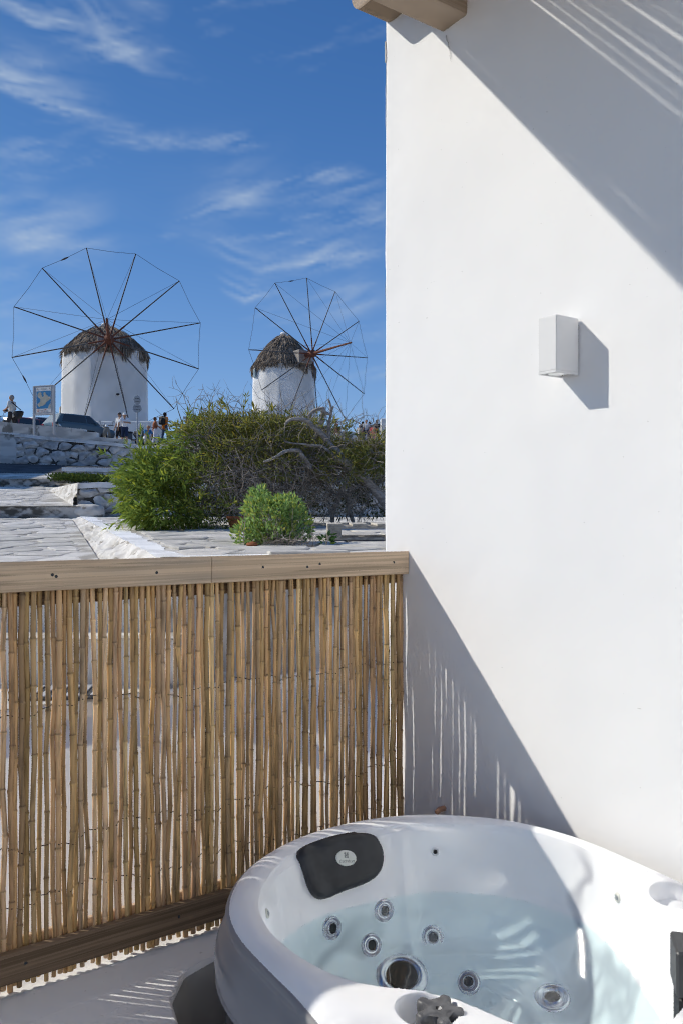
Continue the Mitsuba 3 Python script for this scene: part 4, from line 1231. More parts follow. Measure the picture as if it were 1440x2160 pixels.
def person(label, o, yaw, h, shirt, legs, hair, skin='m_skin', pose='stand', sleeves='short', shorts=False, hat=None, seed=0, group=None, arms=None, lean=0.0):
    """Front is local +x. o: ground point under the hips."""
    k = thing('person', label, 'person', group)
    rg = np.random.default_rng(seed + 50)
    s = h / 1.72
    fr0 = frame(o, yaw)
    J = {'hip': (0, 0, .93), 'chest': (lean * .45, 0, 1.28), 'neck': (lean * .62, 0, 1.47), 'head': (lean * .75 + .02, 0, 1.605)}
    for sd, y in (('l', 1), ('r', -1)):
        J['sh' + sd] = (lean * .58, y * .175, 1.41)
        J['hp' + sd] = (0, y * .085, .90)
        sw = .10 * y * (1 if seed % 2 else -1)
        J['kn' + sd] = (.03 + sw, y * .095, .50)
        J['an' + sd] = (sw * 1.3 - .02, y * .10, .08)
        J['to' + sd] = (sw * 1.3 + .14, y * .12, .035)
        el, wr = (arms or {}).get(sd, ((lean * .5 - .04, y * .25, 1.13), (lean * .5 + .10, y * .25, .90)))
        J['el' + sd], J['wr' + sd] = el, wr
    if pose == 'crouch':
        J.update(hip=(-.12, 0, .42), chest=(.10, 0, .72), neck=(.20, 0, .90), head=(.27, 0, 1.03))
        for sd, y in (('l', 1), ('r', -1)):
            J['sh' + sd] = (.17, y * .175, .84); J['hp' + sd] = (-.12, y * .09, .40); J['kn' + sd] = (.28, y * .15, .50); J['an' + sd] = (.05, y * .12, .08); J['to' + sd] = (.20, y * .14, .035)
            J['el' + sd], J['wr' + sd] = (.30, y * .22, .60), (.48, y * .12, .48)
    J = {a: np.array(b, float) * s for a, b in J.items()}
    put = lambda M: (fr0(tris(M)[0]), tris(M)[1])
    hr = .098 * s
    seg = [(J['hip'], .125 * s, J['chest'], .13 * s), (J['chest'], .125 * s, J['neck'], .06 * s), (J['neck'], .052 * s, J['head'], .055 * s), (J['head'] + [0, 0, .02 * s], hr, J['head'] + [.015 * s, 0, -.055 * s], .062 * s), (J['shl'], .055 * s, J['shr'], .055 * s)]
    seg += [(J['head'] + [hr * .86, 0, -.005], .012 * s, J['head'] + [hr * 1.12, 0, -.03 * s], .013 * s), (J['head'] + [0, hr * .9, -.01], .02 * s, J['head'] + [-.01, hr * .95, -.03 * s], .014 * s), (J['head'] + [0, -hr * .9, -.01], .02 * s, J['head'] + [-.01, -hr * .95, -.03 * s], .014 * s)]
    for sd, y in (('l', 1), ('r', -1)):
        d = nrm(J['wr' + sd] - J['el' + sd])
        sidev = nrm(np.cross(d, [0, 1, .2]))
        wr = J['wr' + sd]
        seg += [(J['sh' + sd], .052 * s, J['el' + sd], .040 * s), (J['el' + sd], .040 * s, wr, .028 * s), (J['hp' + sd], .088 * s, J['kn' + sd], .056 * s), (J['kn' + sd], .056 * s, J['an' + sd], .038 * s), (J['an' + sd], .042 * s, J['to' + sd], .034 * s), (wr, .026 * s, wr + d * .075 * s, .032 * s)]
        for fi, (off, ln) in enumerate([(-.028, .065), (-.010, .075), (.010, .070), (.027, .055)]):
            b0 = wr + (d * .085 + sidev * off) * s
            kn = b0 + d * ln * .5 * s
            seg += [(b0, .009 * s, kn, .0085 * s), (kn, .0085 * s, kn + nrm(d + np.array([.5, 0, -.1])) * ln * .45 * s, .0075 * s)]
        seg.append((wr + d * .03 * s, .012 * s, wr + (d * .075 + sidev * -.05) * s, .010 * s))
    add('body', put(hullchain(seg)), skin, k, smooth=60)
    g = .018 * s
    cl = [(J['hip'] + [0, 0, .06 * s], .135 * s, J['chest'], .142 * s), (J['chest'] + [0, .07 * s, 0], .115 * s, J['shl'], .068 * s), (J['chest'] + [0, -.07 * s, 0], .115 * s, J['shr'], .068 * s), (J['shl'], .066 * s, J['shr'], .066 * s), (J['hip'] + [-.02 * s, 0, -.02 * s], .14 * s, J['chest'], .13 * s)]
    for sd in 'lr':
        f = {'none': .05, 'short': .72, 'long': 1.0}[sleeves]
        cl.append((J['sh' + sd], .064 * s, J['sh' + sd] + (J['el' + sd] - J['sh' + sd]) * f, .056 * s))
        if sleeves == 'long':
            cl.append((J['el' + sd], .054 * s, J['wr' + sd] * .9 + J['el' + sd] * .1, .042 * s))
    add('shirt', put(hullchain(cl)), shirt, k, smooth=60)
    pl = [(J['hpl'] + [0, 0, .03 * s], .115 * s, J['hpr'] + [0, 0, .03 * s], .115 * s), (J['hip'] + [0, 0, .04 * s], .132 * s, J['hip'] + [0, 0, -.03 * s], .128 * s)]
    for sd in 'lr':
        e = J['kn' + sd]
        pl.append((J['hp' + sd], .105 * s, e, .075 * s))
        if not shorts:
            pl.append((e, .073 * s, J['an' + sd] + [0, 0, .03 * s], .058 * s))
    add('shorts' if shorts else 'trousers', put(hullchain(pl)), legs, k, smooth=60)
    for sd in 'lr':
        add('shoe', put(hullchain([(J['an' + sd] + [-.02, 0, -.03 * s], .050 * s, J['to' + sd] + [0, 0, 0.004], .040 * s)])), 'm_black' if seed % 3 else 'm_paper', k, smooth=60)
    hd = J['head'] + [-.018 * s, 0, .035 * s]
    if hair is not None:
        add('hair', put(hullchain([(hd, hr * 1.04, hd + [-.012, 0, -.04 * s], hr * .92)]) if hat is None else hullchain([(hd + [-.02, 0, -.05 * s], hr * .95, hd + [-.02, 0, -.06 * s], hr * .9)])), hair, k, smooth=60)
    if hat is not None:
        hb = hullchain([(hd + [.01, 0, .0], hr * 1.05, hd + [.01, 0, .02 * s], hr * 1.0), (hd + [.09 * s, .05 * s, .005], .012 * s, hd + [.175 * s, .03 * s, -.01], .010 * s), (hd + [.09 * s, -.05 * s, .005], .012 * s, hd + [.175 * s, -.03 * s, -.01], .010 * s), (hd + [.09 * s, 0, .01], .02 * s, hd + [.185 * s, 0, -.005], .010 * s)])
        hb = hb.trim_by_plane([0, 0, 1.], float(hd[2] - .012 * s))
        add('cap', put(hb), hat, k, smooth=60)
    return k, J, fr0


def backpack(label, J, fr0, m, name='backpack', off=-.20, sc=1.0):
    c = J['chest'] + np.array([off, 0, .0])
    k = thing(name, label, 'backpack')
    hb = m3.Manifold.batch_hull([m3.Manifold.sphere(.06 * sc, 10).translate([float(c[0] + x * sc), float(c[1] + y * sc), float(c[2] + z * sc)]) for x in (-.06, .06) for y in (-.11, .11) for z in (-.20, .17)])
    add('bag', (fr0(tris(hb)[0]), tris(hb)[1]), m, k, smooth=60)
    add('pocket', (lambda t: (fr0(t[0]), t[1]))(tris(m3.Manifold.batch_hull([m3.Manifold.sphere(.04 * sc, 8).translate([float(c[0] - .13 * sc), float(c[1] + y * sc), float(c[2] + z * sc)]) for y in (-.09, .09) for z in (-.18, -.02)]))), m, k, smooth=60)
    for y in (-1, 1):
        add('strap', tube(fr0(np.array([c + [.05, y * .10, .18], c + [.14, y * .11, .20], c + [.30, y * .12, .10], c + [.32, y * .13, -.06], c + [.14, y * .14, -.18]])), .020, 6), m, k)


white, dk = cloth(.72, .72, .72), cloth(.03, .03, .035)
grey_h, dark_h, brown_h = cloth(.30, .28, .26), cloth(.025, .02, .018), cloth(.09, .05, .03)
k, J, f0 = person('grey haired man in a pale shirt and dark trousers standing at the far left', np.array([*stand(25, 35)[:2], 3.29]), math.pi * .93, 1.75, cloth(.58, .57, .53), cloth(.045, .04, .04), grey_h, 'm_skintan', seed=1, arms={'l': ((.02, .27, 1.16), (.22, .16, 1.10)), 'r': ((.02, -.27, 1.16), (.22, -.16, 1.10))})
cam = tag(add('camera_body', join([bevbox([.24, -.075, 1.06], [.30, .075, 1.17], .01, f0), tube(f0(np.array([[.29, 0, 1.11], [.42, 0, 1.10]])), .042, 12)]), 'm_black'), 'black camera held by the man at the far left', 'camera')
bg = thing('shoulder_bag', 'dark shoulder bag behind the hip of the man at the far left', 'bag')
bh = m3.Manifold.batch_hull([m3.Manifold.sphere(.07, 10).translate([x, y, z]) for x, y, z in [(-.20, -.08, .98), (-.20, .08, .98), (-.34, -.09, .80), (-.34, .09, .80), (-.46, -.06, 1.00), (-.46, .06, 1.00), (-.24, 0, .76)]])
add('bag', (f0(tris(bh)[0]), tris(bh)[1]), 'm_black', bg, smooth=60)
add('strap', tube(f0(np.array([[-.45, .02, 1.10], [-.16, .10, 1.36], [.0, .15, 1.50], [.13, .05, 1.30], [.10, -.15, 1.05], [-.15, -.15, .98]])), .02, 6), 'm_black', bg)
person('person in a white shirt and black shorts with a dark cap, left of the pair', stand(253, 43.6, .02), -1.9, 1.74, white, dk, dark_h, seed=2, shorts=True, hat=cloth(.04, .04, .04))
person('person in a white t-shirt, navy shorts and white cap, right of the pair', stand(263, 43.0, .02), -1.2, 1.70, cloth(.78, .78, .78), cloth(.03, .045, .09), grey_h, seed=3, shorts=True, hat=cloth(.75, .75, .75), arms={'l': ((.12, .28, 1.20), (.22, .02, 1.22)), 'r': ((.05, -.30, 1.18), (-.02, -.32, .92))})
person('crouching blond person in a blue shirt beside the scooters', stand(310, 46.6, .0), -1.0, 1.66, cloth(.06, .22, .50), cloth(.55, .57, .62), cloth(.42, .34, .22), pose='crouch', seed=4)
person('woman in a brown top and white trousers seen from behind', stand(327, 46.2, -.02), .5, 1.60, cloth(.28, .10, .055), cloth(.72, .69, .72), brown_h, 'm_skintan', seed=5, sleeves='none', arms={'l': ((.14, .25, 1.18), (.34, .10, 1.16)), 'r': ((.10, -.25, 1.16), (.30, -.14, 1.05))})
k, J, f0 = person('man in an orange shirt and blue jeans seen from behind', stand(348, 46.8, .06), .9, 1.80, cloth(.66, .20, .03), cloth(.055, .085, .14), dark_h, seed=6)
backpack('black backpack worn by the man in the orange shirt', J, f0, 'm_black')
G = 'people standing beyond the bush on the right'
person('person in a dark vest over white, red faced, alone beyond the bush', stand(713, 59, -.16), -2.2, 1.62, cloth(.10, .04, .045), cloth(.6, .6, .6), None, 'm_skintan', seed=7, group=G, hat=cloth(.40, .12, .07), lean=.15)
person('person in a beige shirt and pale cap, leftmost of the far group', stand(758, 60, -.18), 1.2, 1.62, cloth(.50, .46, .40), cloth(.4, .36, .3), grey_h, seed=8, group=G, hat=cloth(.7, .66, .6))
person('dark haired person in black behind the beige shirt in the far group', stand(764.5, 61.5, 0), 1.9, 1.72, cloth(.05, .05, .06), dk, dark_h, seed=9, group=G)
person('person in a pale blue shirt in the middle of the far group', stand(772, 60, .04), -2.0, 1.74, cloth(.46, .52, .60), cloth(.05, .06, .1), brown_h, seed=10, group=G)
person('person in a navy shirt at the back of the far group', stand(779, 61.5, -.02), 1.5, 1.72, cloth(.04, .06, .14), dk, dark_h, seed=11, group=G)
person('short person in a coral red shirt, in front of the far group', stand(786.5, 59, -.08), 1.3, 1.50, cloth(.66, .11, .11), cloth(.60, .30, .28), dark_h, seed=12, group=G)
person('dark haired person in black, rightmost of the far group', stand(794, 60.5, .02), 1.7, 1.76, cloth(.03, .035, .035), dk, dark_h, 'm_skintan', seed=13, group=G)

# --- whitewashed buildings and walls on the ridge
tag(add('white_wall', bevbox([-19.3, 57.2, 5.0], [-12.6, 57.6, 6.42], .04), 'm_white'), 'low white wall along the foot of the left windmill', 'wall')
tag(add('white_wall', bevbox([2.83, 58.6, 4.6], [5.6, 59.4, 6.78], .05), 'm_white'), 'white wall piece next to the far group, at the house wall edge', 'wall')
gw = tag(add('ridge_wall', bevbox([-3.2, 70, 5.0], [9.0, 70.5, 7.36], .05, lambda p: p + np.column_stack([0 * p[:, 0], 0 * p[:, 0], -.10 * (p[:, 0] + 3.2) * (p[:, 2] > 6)])), 'm_agedwash'), 'long blue grey wall on the ridge behind the far people', 'wall')
hs = thing('white_house', 'low whitewashed house with a rounded roof in front of the right windmill', 'house')
add('wall', bevbox([-8.0, 71.0, 5.0], [-1.6, 75.5, 8.35], .06), 'm_white', hs)
V, F = grid(lambda a, y: np.column_stack([-5.0 + 2.0 * np.cos(a), y, 8.30 + .95 * np.sin(a)]), np.linspace(0, np.pi, 24), np.array([71.4, 75.0]))
cap_ = np.column_stack([-5.0 + 2.0 * np.cos(np.linspace(0, np.pi, 24)), 8.30 + .95 * np.sin(np.linspace(0, np.pi, 24))])
t_ = ear(cap_)
add('roof', join([(V, F), (np.column_stack([cap_[:, 0], np.full(24, 71.4), cap_[:, 1]]), t_)]), 'm_white', hs, smooth=30)
add('chimney', bevbox([-7.6, 72, 8.3], [-7.0, 72.6, 8.75], .03), 'm_white', hs)
add('window', bevbox([-3.4, 70.96, 6.6], [-2.7, 71.05, 7.5], .01), 'm_shutter', hs)
hb_ = thing('grey_house', 'low grey blue flat building between the two windmills', 'house')
add('wall', bevbox([-14.6, 76, 5.0], [-8.3, 80, 8.75], .05), 'm_agedwash', hb_)
add('roof', bevbox([-14.8, 75.8, 8.75], [-8.2, 80.2, 8.95], .03), 'm_print', hb_)


# ================================================================== the windmills
def windmill(label, c, R, zb, ze, za, hub, axis, WR, ang0, seed, facets=None, rows=5):
    """c: plan centre; tower radius R from zb to the eave ze, thatch apex za; sail wheel of radius WR at hub facing axis."""
    k = thing('windmill', label, 'windmill', 'thatched white windmills on the ridge')
    rg = np.random.default_rng(seed)
    c = np.array([c[0], c[1], 0.])
    to_cam = nrm(-c[:2])
    a0 = math.atan2(to_cam[1], to_cam[0])
    a = np.linspace(0, 2 * np.pi, 96, endpoint=False)

    def rad(th):
        if not facets:
            return np.ones_like(th)
        x = (th - a0 - facets[1] + np.pi / facets[0]) % (2 * np.pi / facets[0]) - np.pi / facets[0]
        return 1 / (np.cos(x) + .16 * np.abs(np.sin(x))) * 1.0
    rr_ = rad(a)
    rr_ = np.real(np.fft.ifft(np.fft.fft(rr_) * np.exp(-(np.fft.fftfreq(96, 1 / 96) / 26.) ** 2)))
    rr_ = rr_ / rr_.max()
    zs_ = np.linspace(zb, ze - .06, 26)
    V, F = [], []
    for z in zs_:
        t = (z - zb) / (ze - zb)
        r = R * (1.0 - .035 * t + .02 * math.sin(t * 3)) * rr_ * (1 + .022 * (meshkit.fbm(np.column_stack([np.cos(a) * 1.8, np.sin(a) * 1.8, np.full(96, z * .5)]), 3, seed) - .5))
        V.append(np.column_stack([c[0] + r * np.cos(a), c[1] + r * np.sin(a), np.full(96, z)]))
    for i in range(len(zs_) - 1):
        p, q = np.arange(96) + i * 96, np.roll(np.arange(96), -1) + i * 96
        F += [np.stack([p, q, q + 96], 1), np.stack([p, q + 96, p + 96], 1)]
    add('tower', (np.vstack(V), np.vstack(F)), 'm_mill', k, smooth=True)
    Re = R * .945
    prof = lambda t: (Re * (1 - t) ** .74, ze + (za - ze) * t + .18 * math.sin(math.pi * t))
    V, F = [], []
    ts_ = np.linspace(-.02, .985, 18)
    for t in ts_:
        r, z = prof(max(t, 0))
        r = r + (.02 if t < 0 else 0)
        z = z - (.25 if t < 0 else 0)
        rj = r * (1 + .04 * (meshkit.fbm(np.column_stack([np.cos(a) * 4, np.sin(a) * 4, np.full(96, z * 2)]), 3, seed + 1) - .5))
        V.append(np.column_stack([c[0] + rj * np.cos(a), c[1] + rj * np.sin(a), np.full(96, z)]))
    for i in range(len(ts_) - 1):
        p, q = np.arange(96) + i * 96, np.roll(np.arange(96), -1) + i * 96
        F += [np.stack([p, q, q + 96], 1), np.stack([p, q + 96, p + 96], 1)]
    rf = add('roof', (np.vstack(V), np.vstack(F)), 'm_thatch', k, smooth=True)
    # straw bundles laid in rows, ragged at the eave
    P, D, L, Wd = [], [], [], []
    for t in np.linspace(.02, .95, rows * 4):
        r, z = prof(t)
        n = int(2 * np.pi * r / .11) + 10
        th = rg.uniform(0, 2 * np.pi, n)
        r2, z2 = prof(max(t - .05, 0))
        dn = np.array([r2 - r, z2 - z - .02]); dn /= np.linalg.norm(dn)
        clump = meshkit.fbm(np.column_stack([np.cos(th) * 7, np.sin(th) * 7, np.full(n, t * 9)]), 2, seed + 3)
        ln = rg.uniform(.35, .75, n) * (.6 + .8 * clump)
        up = .01 + rg.uniform(0, .035, n)
        P.append(np.column_stack([c[0] + (r + up) * np.cos(th), c[1] + (r + up) * np.sin(th), np.full(n, z + .05) + rg.normal(0, .05, n)]))
        d = np.column_stack([dn[0] * np.cos(th), dn[0] * np.sin(th), np.full(n, dn[1])]) + rg.normal(0, .06, (n, 3))
        D.append(nrm(d)); L.append(ln); Wd.append(rg.uniform(.03, .09, n))
    n = 1500
    th = rg.uniform(0, 2 * np.pi, n)
    clump = np.clip((meshkit.fbm(np.column_stack([np.cos(th) * 5.5, np.sin(th) * 5.5, th * 0]), 3, seed + 5) - .30) * 2.2, .1, 1.2)
    P.append(np.column_stack([c[0] + (Re - .02 + rg.uniform(-.02, .07, n)) * np.cos(th), c[1] + (Re - .02 + rg.uniform(-.02, .07, n)) * np.sin(th), np.full(n, ze + .12) + rg.normal(0, .06, n)]))
    D.append(nrm(np.column_stack([.03 * np.cos(th), .03 * np.sin(th), np.full(n, -1.)]) + rg.normal(0, .07, (n, 3)))); L.append((.42 + .95 * clump) * rg.uniform(.8, 1.1, n)); Wd.append(rg.uniform(.05, .12, n))
    P, D, L, Wd = np.vstack(P), np.vstack(D), np.concatenate(L), np.concatenate(Wd)
    half = rg.random(len(P)) < .5
    for m_, mm in ((half, 'm_thatch'), (~half, 'm_thatchlight')):
        stuff(add('straw', leafmesh(P[m_], D[m_], L[m_], Wd[m_], rg, .1), mm, rf))
    add('cap', (lambda b: (np.array(b.vertices) * [.34, .34, .20] + [c[0], c[1], za + .02], b.faces))(trimesh.creation.icosphere(2)), 'm_mill', rf, smooth=True)
    # window under the eave
    # axle box, axle and the wheel of twelve poles
    ax = nrm(np.array([axis[0], axis[1], .035]))
    hub = np.array(hub, float)
    e1 = nrm(np.cross([0, 0, 1.], ax)); e2 = np.cross(ax, e1)
    if e1 @ np.array([1, 0, 0]) < 0:
        e1, e2 = -e1, e2
    add('axle', tube([hub - ax * 2.6, hub + ax * .3], [.24, .24], 12), 'm_redwood', k, smooth=40)
    bxp = hub - ax * 1.3
    add('axle_box', bevbox([-.75, -.85, -.75], [.45, .75, .50], .04, lambda p: bxp + np.outer(p[:, 0], ax) + np.outer(p[:, 1], e1) + np.outer(p[:, 2], [0, 0, 1.])), 'm_bark', k)
    add('hub', (lambda t: t)(tube([hub - ax * .25, hub - ax * .1, hub + ax * .25, hub + ax * .4], [.22, .36, .36, .18], 14)), 'm_redwood', k, smooth=30)
    boom = hub + ax * 5.6
    add('bowsprit', tube([hub, hub + ax * 2.5, boom], [.15, .11, .07], 8), 'm_redwood', k, smooth=40)
    tips = []
    for i in range(12):
        th = ang0 + i * math.pi / 6 + rg.normal(0, .006)
        d = e1 * math.cos(th) + e2 * math.sin(th)
        off = ax * (.12 if i % 2 else -.06)
        tip = hub + off + d * WR * rg.uniform(.985, 1.01)
        tips.append(tip)
        p_ = add('sail_pole', tube([hub + off + d * .2, hub + off + d * WR * .5, tip], [.052, .048, .040], 7), 'm_pole', k, smooth=40)
        add('pole_foot', tube([hub + off + d * .15, hub + off + d * 1.5], [.066, .060], 7), 'm_redwood', p_, smooth=40)
        add('stay_rope', tube([tip, boom - ax * .15], .011, 4, False), 'm_rope', k)
    for i in range(12):
        A_, B_ = tips[i], tips[(i + 1) % 12]
        m_ = (A_ + B_) / 2 - nrm((A_ + B_) / 2 - hub) * .06
        rp = add('rim_rope', tube([A_, m_, B_], .015, 5, False), 'm_rope', k)
        if i in (3, 6):
            add('splice', tube([m_ - nrm(B_ - A_) * .3, m_, m_ + nrm(B_ - A_) * .3], [.03, .07, .03], 6), 'm_rope', rp)
    return k, c, a0


LM = at(223, 893, 62.0)
k, c_, a0_ = windmill('left windmill with its sail wheel facing the viewer, above the parked cars', LM[:2], 3.27, 5.0, 12.10, 14.25, at(230, 716, 58.3), nrm(-np.array([*at(230, 716, 58.3)[:2], 0]) + np.array([-1.5, 0, 0]))[:2], 6.72, math.radians(13.5), 61, facets=(6, math.radians(15)))
V, F = bevbox([-.05, -.55, 6.1], [.14, .10, 7.9], .02, lambda p: np.column_stack([c_[0] + (3.18 + p[:, 0]) * math.cos(a0_ - 1.42) - p[:, 1] * math.sin(a0_ - 1.42), c_[1] + (3.18 + p[:, 0]) * math.sin(a0_ - 1.42) + p[:, 1] * math.cos(a0_ - 1.42), p[:, 2]]))
add('door', (V, F), 'm_pallet', k)
V, F = bevbox([-.05, -.09, 8.55], [.12, .09, 8.68], .01, lambda p: np.column_stack([c_[0] + (3.16 + p[:, 0]) * math.cos(a0_ + .27) - p[:, 1] * math.sin(a0_ + .27), c_[1] + (3.16 + p[:, 0]) * math.sin(a0_ + .27) + p[:, 1] * math.cos(a0_ + .27), p[:, 2]]))
add('vent', (V, F), 'm_black', k)
RM = at(598.5, 890, 80.0)
axr = np.array([math.sin(math.radians(41)), -math.cos(math.radians(41))])
hr_ = at(658, 746, 77.0)
k, c_, a0_ = windmill('right windmill with its sail wheel turned sideways, behind the bush', RM[:2], 3.24, 5.6, 14.2, 17.55, hr_, axr, 7.25, math.radians(4.0), 62, facets=(6, math.radians(25)), rows=8)
V, F = bevbox([-.06, -.22, 13.0], [.14, .22, 13.75], .02, lambda p: np.column_stack([c_[0] + (3.14 + p[:, 0]) * math.cos(a0_ - 1.05) - p[:, 1] * math.sin(a0_ - 1.05), c_[1] + (3.14 + p[:, 0]) * math.sin(a0_ - 1.05) + p[:, 1] * math.cos(a0_ - 1.05), p[:, 2]]))
add('window', (V, F), 'm_shutter', k)

# ================================================================== vegetation
VR = np.random.default_rng(77)


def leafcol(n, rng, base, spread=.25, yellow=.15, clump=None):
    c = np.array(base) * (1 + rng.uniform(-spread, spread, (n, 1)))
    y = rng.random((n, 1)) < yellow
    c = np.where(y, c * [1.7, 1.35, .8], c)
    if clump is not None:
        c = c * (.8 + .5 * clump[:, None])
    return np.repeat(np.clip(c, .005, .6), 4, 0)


bush = thing('bush', 'big tangled bush of narrow green leaves and grey twigs on the terrace', 'bush')
LB = [  # leafy lumps: pixel x, y, depth, radii (x, y, z), share, tint
    (325, 1045, 9.1, .36, .45, .36, 1.5, 0), (300, 1005, 9.4, .28, .4, .30, .9, 0), (355, 1002, 9.5, .42, .5, .28, 1.4, 0), (418, 945, 9.8, .42, .5, .24, 1.2, 0), (345, 1085, 8.9, .38, .35, .14, 1.0, 0), (430, 1080, 9.0, .46, .4, .18, 1.1, 1),
    (420, 1020, 9.3, .45, .5, .36, 1.1, 1), (470, 906, 9.8, .48, .5, .17, 1.9, 2), (540, 904, 9.8, .45, .5, .16, 1.8, 2), (610, 914, 9.9, .45, .5, .17, 1.6, 2), (665, 930, 10.0, .36, .5, .18, .7, 2), (700, 965, 10.3, .3, .4, .22, .5, 2), (745, 968, 10.0, .36, .45, .22, 1.6, 2),
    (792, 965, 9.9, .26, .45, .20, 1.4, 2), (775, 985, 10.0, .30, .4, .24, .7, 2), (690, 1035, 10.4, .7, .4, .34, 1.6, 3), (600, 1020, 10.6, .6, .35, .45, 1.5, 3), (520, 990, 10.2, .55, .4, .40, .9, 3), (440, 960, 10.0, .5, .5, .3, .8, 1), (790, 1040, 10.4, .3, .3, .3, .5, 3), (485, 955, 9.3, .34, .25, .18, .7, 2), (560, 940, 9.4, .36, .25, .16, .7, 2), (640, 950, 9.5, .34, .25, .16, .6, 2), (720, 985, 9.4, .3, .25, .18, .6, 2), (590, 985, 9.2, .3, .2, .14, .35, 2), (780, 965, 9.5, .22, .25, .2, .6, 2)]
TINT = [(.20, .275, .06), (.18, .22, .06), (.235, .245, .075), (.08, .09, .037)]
P, D, L, C = [], [], [], []
tot = 36000
sh_ = sum(b[6] for b in LB)
for px, py, d, rx, ry, rz, sh__, tn in LB:
    n = int(tot * sh__ / sh_)
    c = at(px, py, d)
    q = nrm(VR.normal(size=(n * 2, 3))) * VR.uniform(.35, 1.12, (n * 2, 1)) ** .6
    cl = meshkit.fbm((q * [rx, ry, rz] + c) * 4.2, 3, 5)
    q, cl = q[cl > .43][:n], cl[cl > .43][:n]
    p = c + q * [rx, ry, rz]
    out = nrm(q + [0, -.3, .2] + VR.normal(0, .5, q.shape))
    droop = nrm(out + np.array([-.15, -.1, -.55 if tn == 0 else -.1]))
    P.append(p); D.append(droop); L.append(VR.uniform(.05, .105, len(p)) * (1.15 if tn == 0 else .85))
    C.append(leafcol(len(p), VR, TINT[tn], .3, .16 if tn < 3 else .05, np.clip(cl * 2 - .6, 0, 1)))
for _ in range(170):                                                    # leafy shoots that break the outline
    px, py, d, rx, ry, rz, sh__, tn = LB[VR.choice(14, p=np.array([1.6, 1.6, 1.6, 1.5, .8, .5, .5, 1.3, 1.2, 1.0, .8, .5, .8, .8]) / 14.5)]
    q = nrm(VR.normal(size=3) + [-.35 if px < 460 else 0, -.3, .15]) * VR.uniform(.8, 1.0)
    b0 = at(px, py, d) + q * [rx, ry, rz]
    dr_ = nrm(q * [1, .5, .6] + VR.normal(0, .35, 3) + [0, 0, .25])
    ln = VR.uniform(.16, .42)
    m_ = int(ln * 75)
    t_ = np.sort(VR.random(m_))
    p = b0 + np.outer(t_ * ln, dr_) + np.outer((t_ * ln) ** 2, [0, 0, -.6])
    P.append(p); D.append(nrm(dr_ * .8 + VR.normal(0, .5, (m_, 3)))); L.append(VR.uniform(.055, .11, m_)); C.append(leafcol(m_, VR, np.array(TINT[tn]) * 1.15, .25, .2))
P, D, L, C = np.vstack(P), np.vstack(D), np.concatenate(L), np.vstack(C)
ok = (P[:, 2] > terr_z(P[:, 0], P[:, 1]) + .03) & (P[:, 1] < 12.9)
C = C.reshape(-1, 4, 3)[ok].reshape(-1, 3)
P, D, L = P[ok], D[ok], L[ok]
stuff(add('foliage', leafmesh(P, D, L, L * VR.uniform(.16, .26, len(L)), VR), 'm_leaf', bush, color=C))


def twig(p, d, L, r, seg, curl, rng, grav=0.0):
    pts = [np.array(p, float)]
    d = nrm(np.array(d, float))
    bias = rng.normal(0, curl, 3)
    for i in range(seg):
        d = nrm(d + bias * .5 + rng.normal(0, curl, 3) + [0, 0, grav])
        pts.append(pts[-1] + d * L / seg)
    return np.array(pts), tube(pts, np.linspace(r, r * .35, seg + 1), 4, False)


TZ = [(555, 985, 9.5, .80, .40, .36, 420), (500, 1040, 9.2, .55, .35, .34, 260), (640, 960, 9.8, .6, .4, .30, 300), (720, 1020, 9.7, .5, .35, .36, 260), (785, 990, 9.7, .3, .35, .40, 150), (460, 945, 9.7, .4, .4, .22, 120), (600, 900, 10.2, .75, .4, .12, 80), (560, 1070, 9.4, .5, .3, .22, 160)]
tw = []
for px, py, d, rx, ry, rz, n in TZ:
    c = at(px, py, d)
    for _ in range(n):
        p = c + nrm(VR.normal(size=3)) * VR.uniform(.1, 1) ** .5 * [rx, ry, rz]
        tw.append(twig(p, VR.normal(size=3) + [-.5, 0, .15], VR.uniform(.25, .85), VR.uniform(.0028, .0062), 7, .30, VR)[1])
stuff(add('twigs', join(tw), 'm_twig', bush, smooth=True))
bare = []
for _ in range(84):                                                    # bare whips standing out of the crown
    px = VR.choice([VR.uniform(395, 520), VR.uniform(520, 690), VR.uniform(690, 806)], p=[.38, .40, .22])
    base = at(px, VR.uniform(885, 905), 9.9)
    hgt = VR.uniform(.25, .62) if px < 520 else VR.uniform(.14, .40)
    pts, m_ = twig(base, [VR.normal(0, .35) + .1, VR.normal(0, .3), 1.0], hgt, .0045, 9, .20, VR, -.06)
    bare.append(m_)
    for q in range(3):
        j = VR.integers(3, 9)
        bare.append(twig(pts[j], nrm(pts[j] - pts[j - 1]) + VR.normal(0, .6, 3), hgt * VR.uniform(.2, .5), .0028, 6, .25, VR, -.05)[1])
pts, m_ = twig(at(392, 905, 9.8), [-.32, 0, .55], .42, .008, 8, .12, VR)
bare.append(m_)
stuff(add('bare_whips', join(bare), 'm_twig', bush, smooth=True))


def limb(name, pix, d0, d1, r0, r1, parent=bush):
    pts = np.array([at(x, y, d0 + (d1 - d0) * i / (len(pix) - 1)) for i, (x, y) in enumerate(pix)])
    t = np.linspace(0, 1, len(pts))
    from scipy.interpolate import PchipInterpolator
    tt = np.linspace(0, 1, len(pts) * 7)
    q = np.column_stack([PchipInterpolator(t, pts[:, k])(tt) for k in range(3)])
    q += (meshkit.noise(q * 9)[:, None] - .5) * .02
    r = np.linspace(r0, r1, len(q)) * (1 + .35 * (meshkit.fbm(q * 7, 2, 4) - .5))
    return add(name, tube(q, r, 9), 'm_bark', parent, smooth=60)


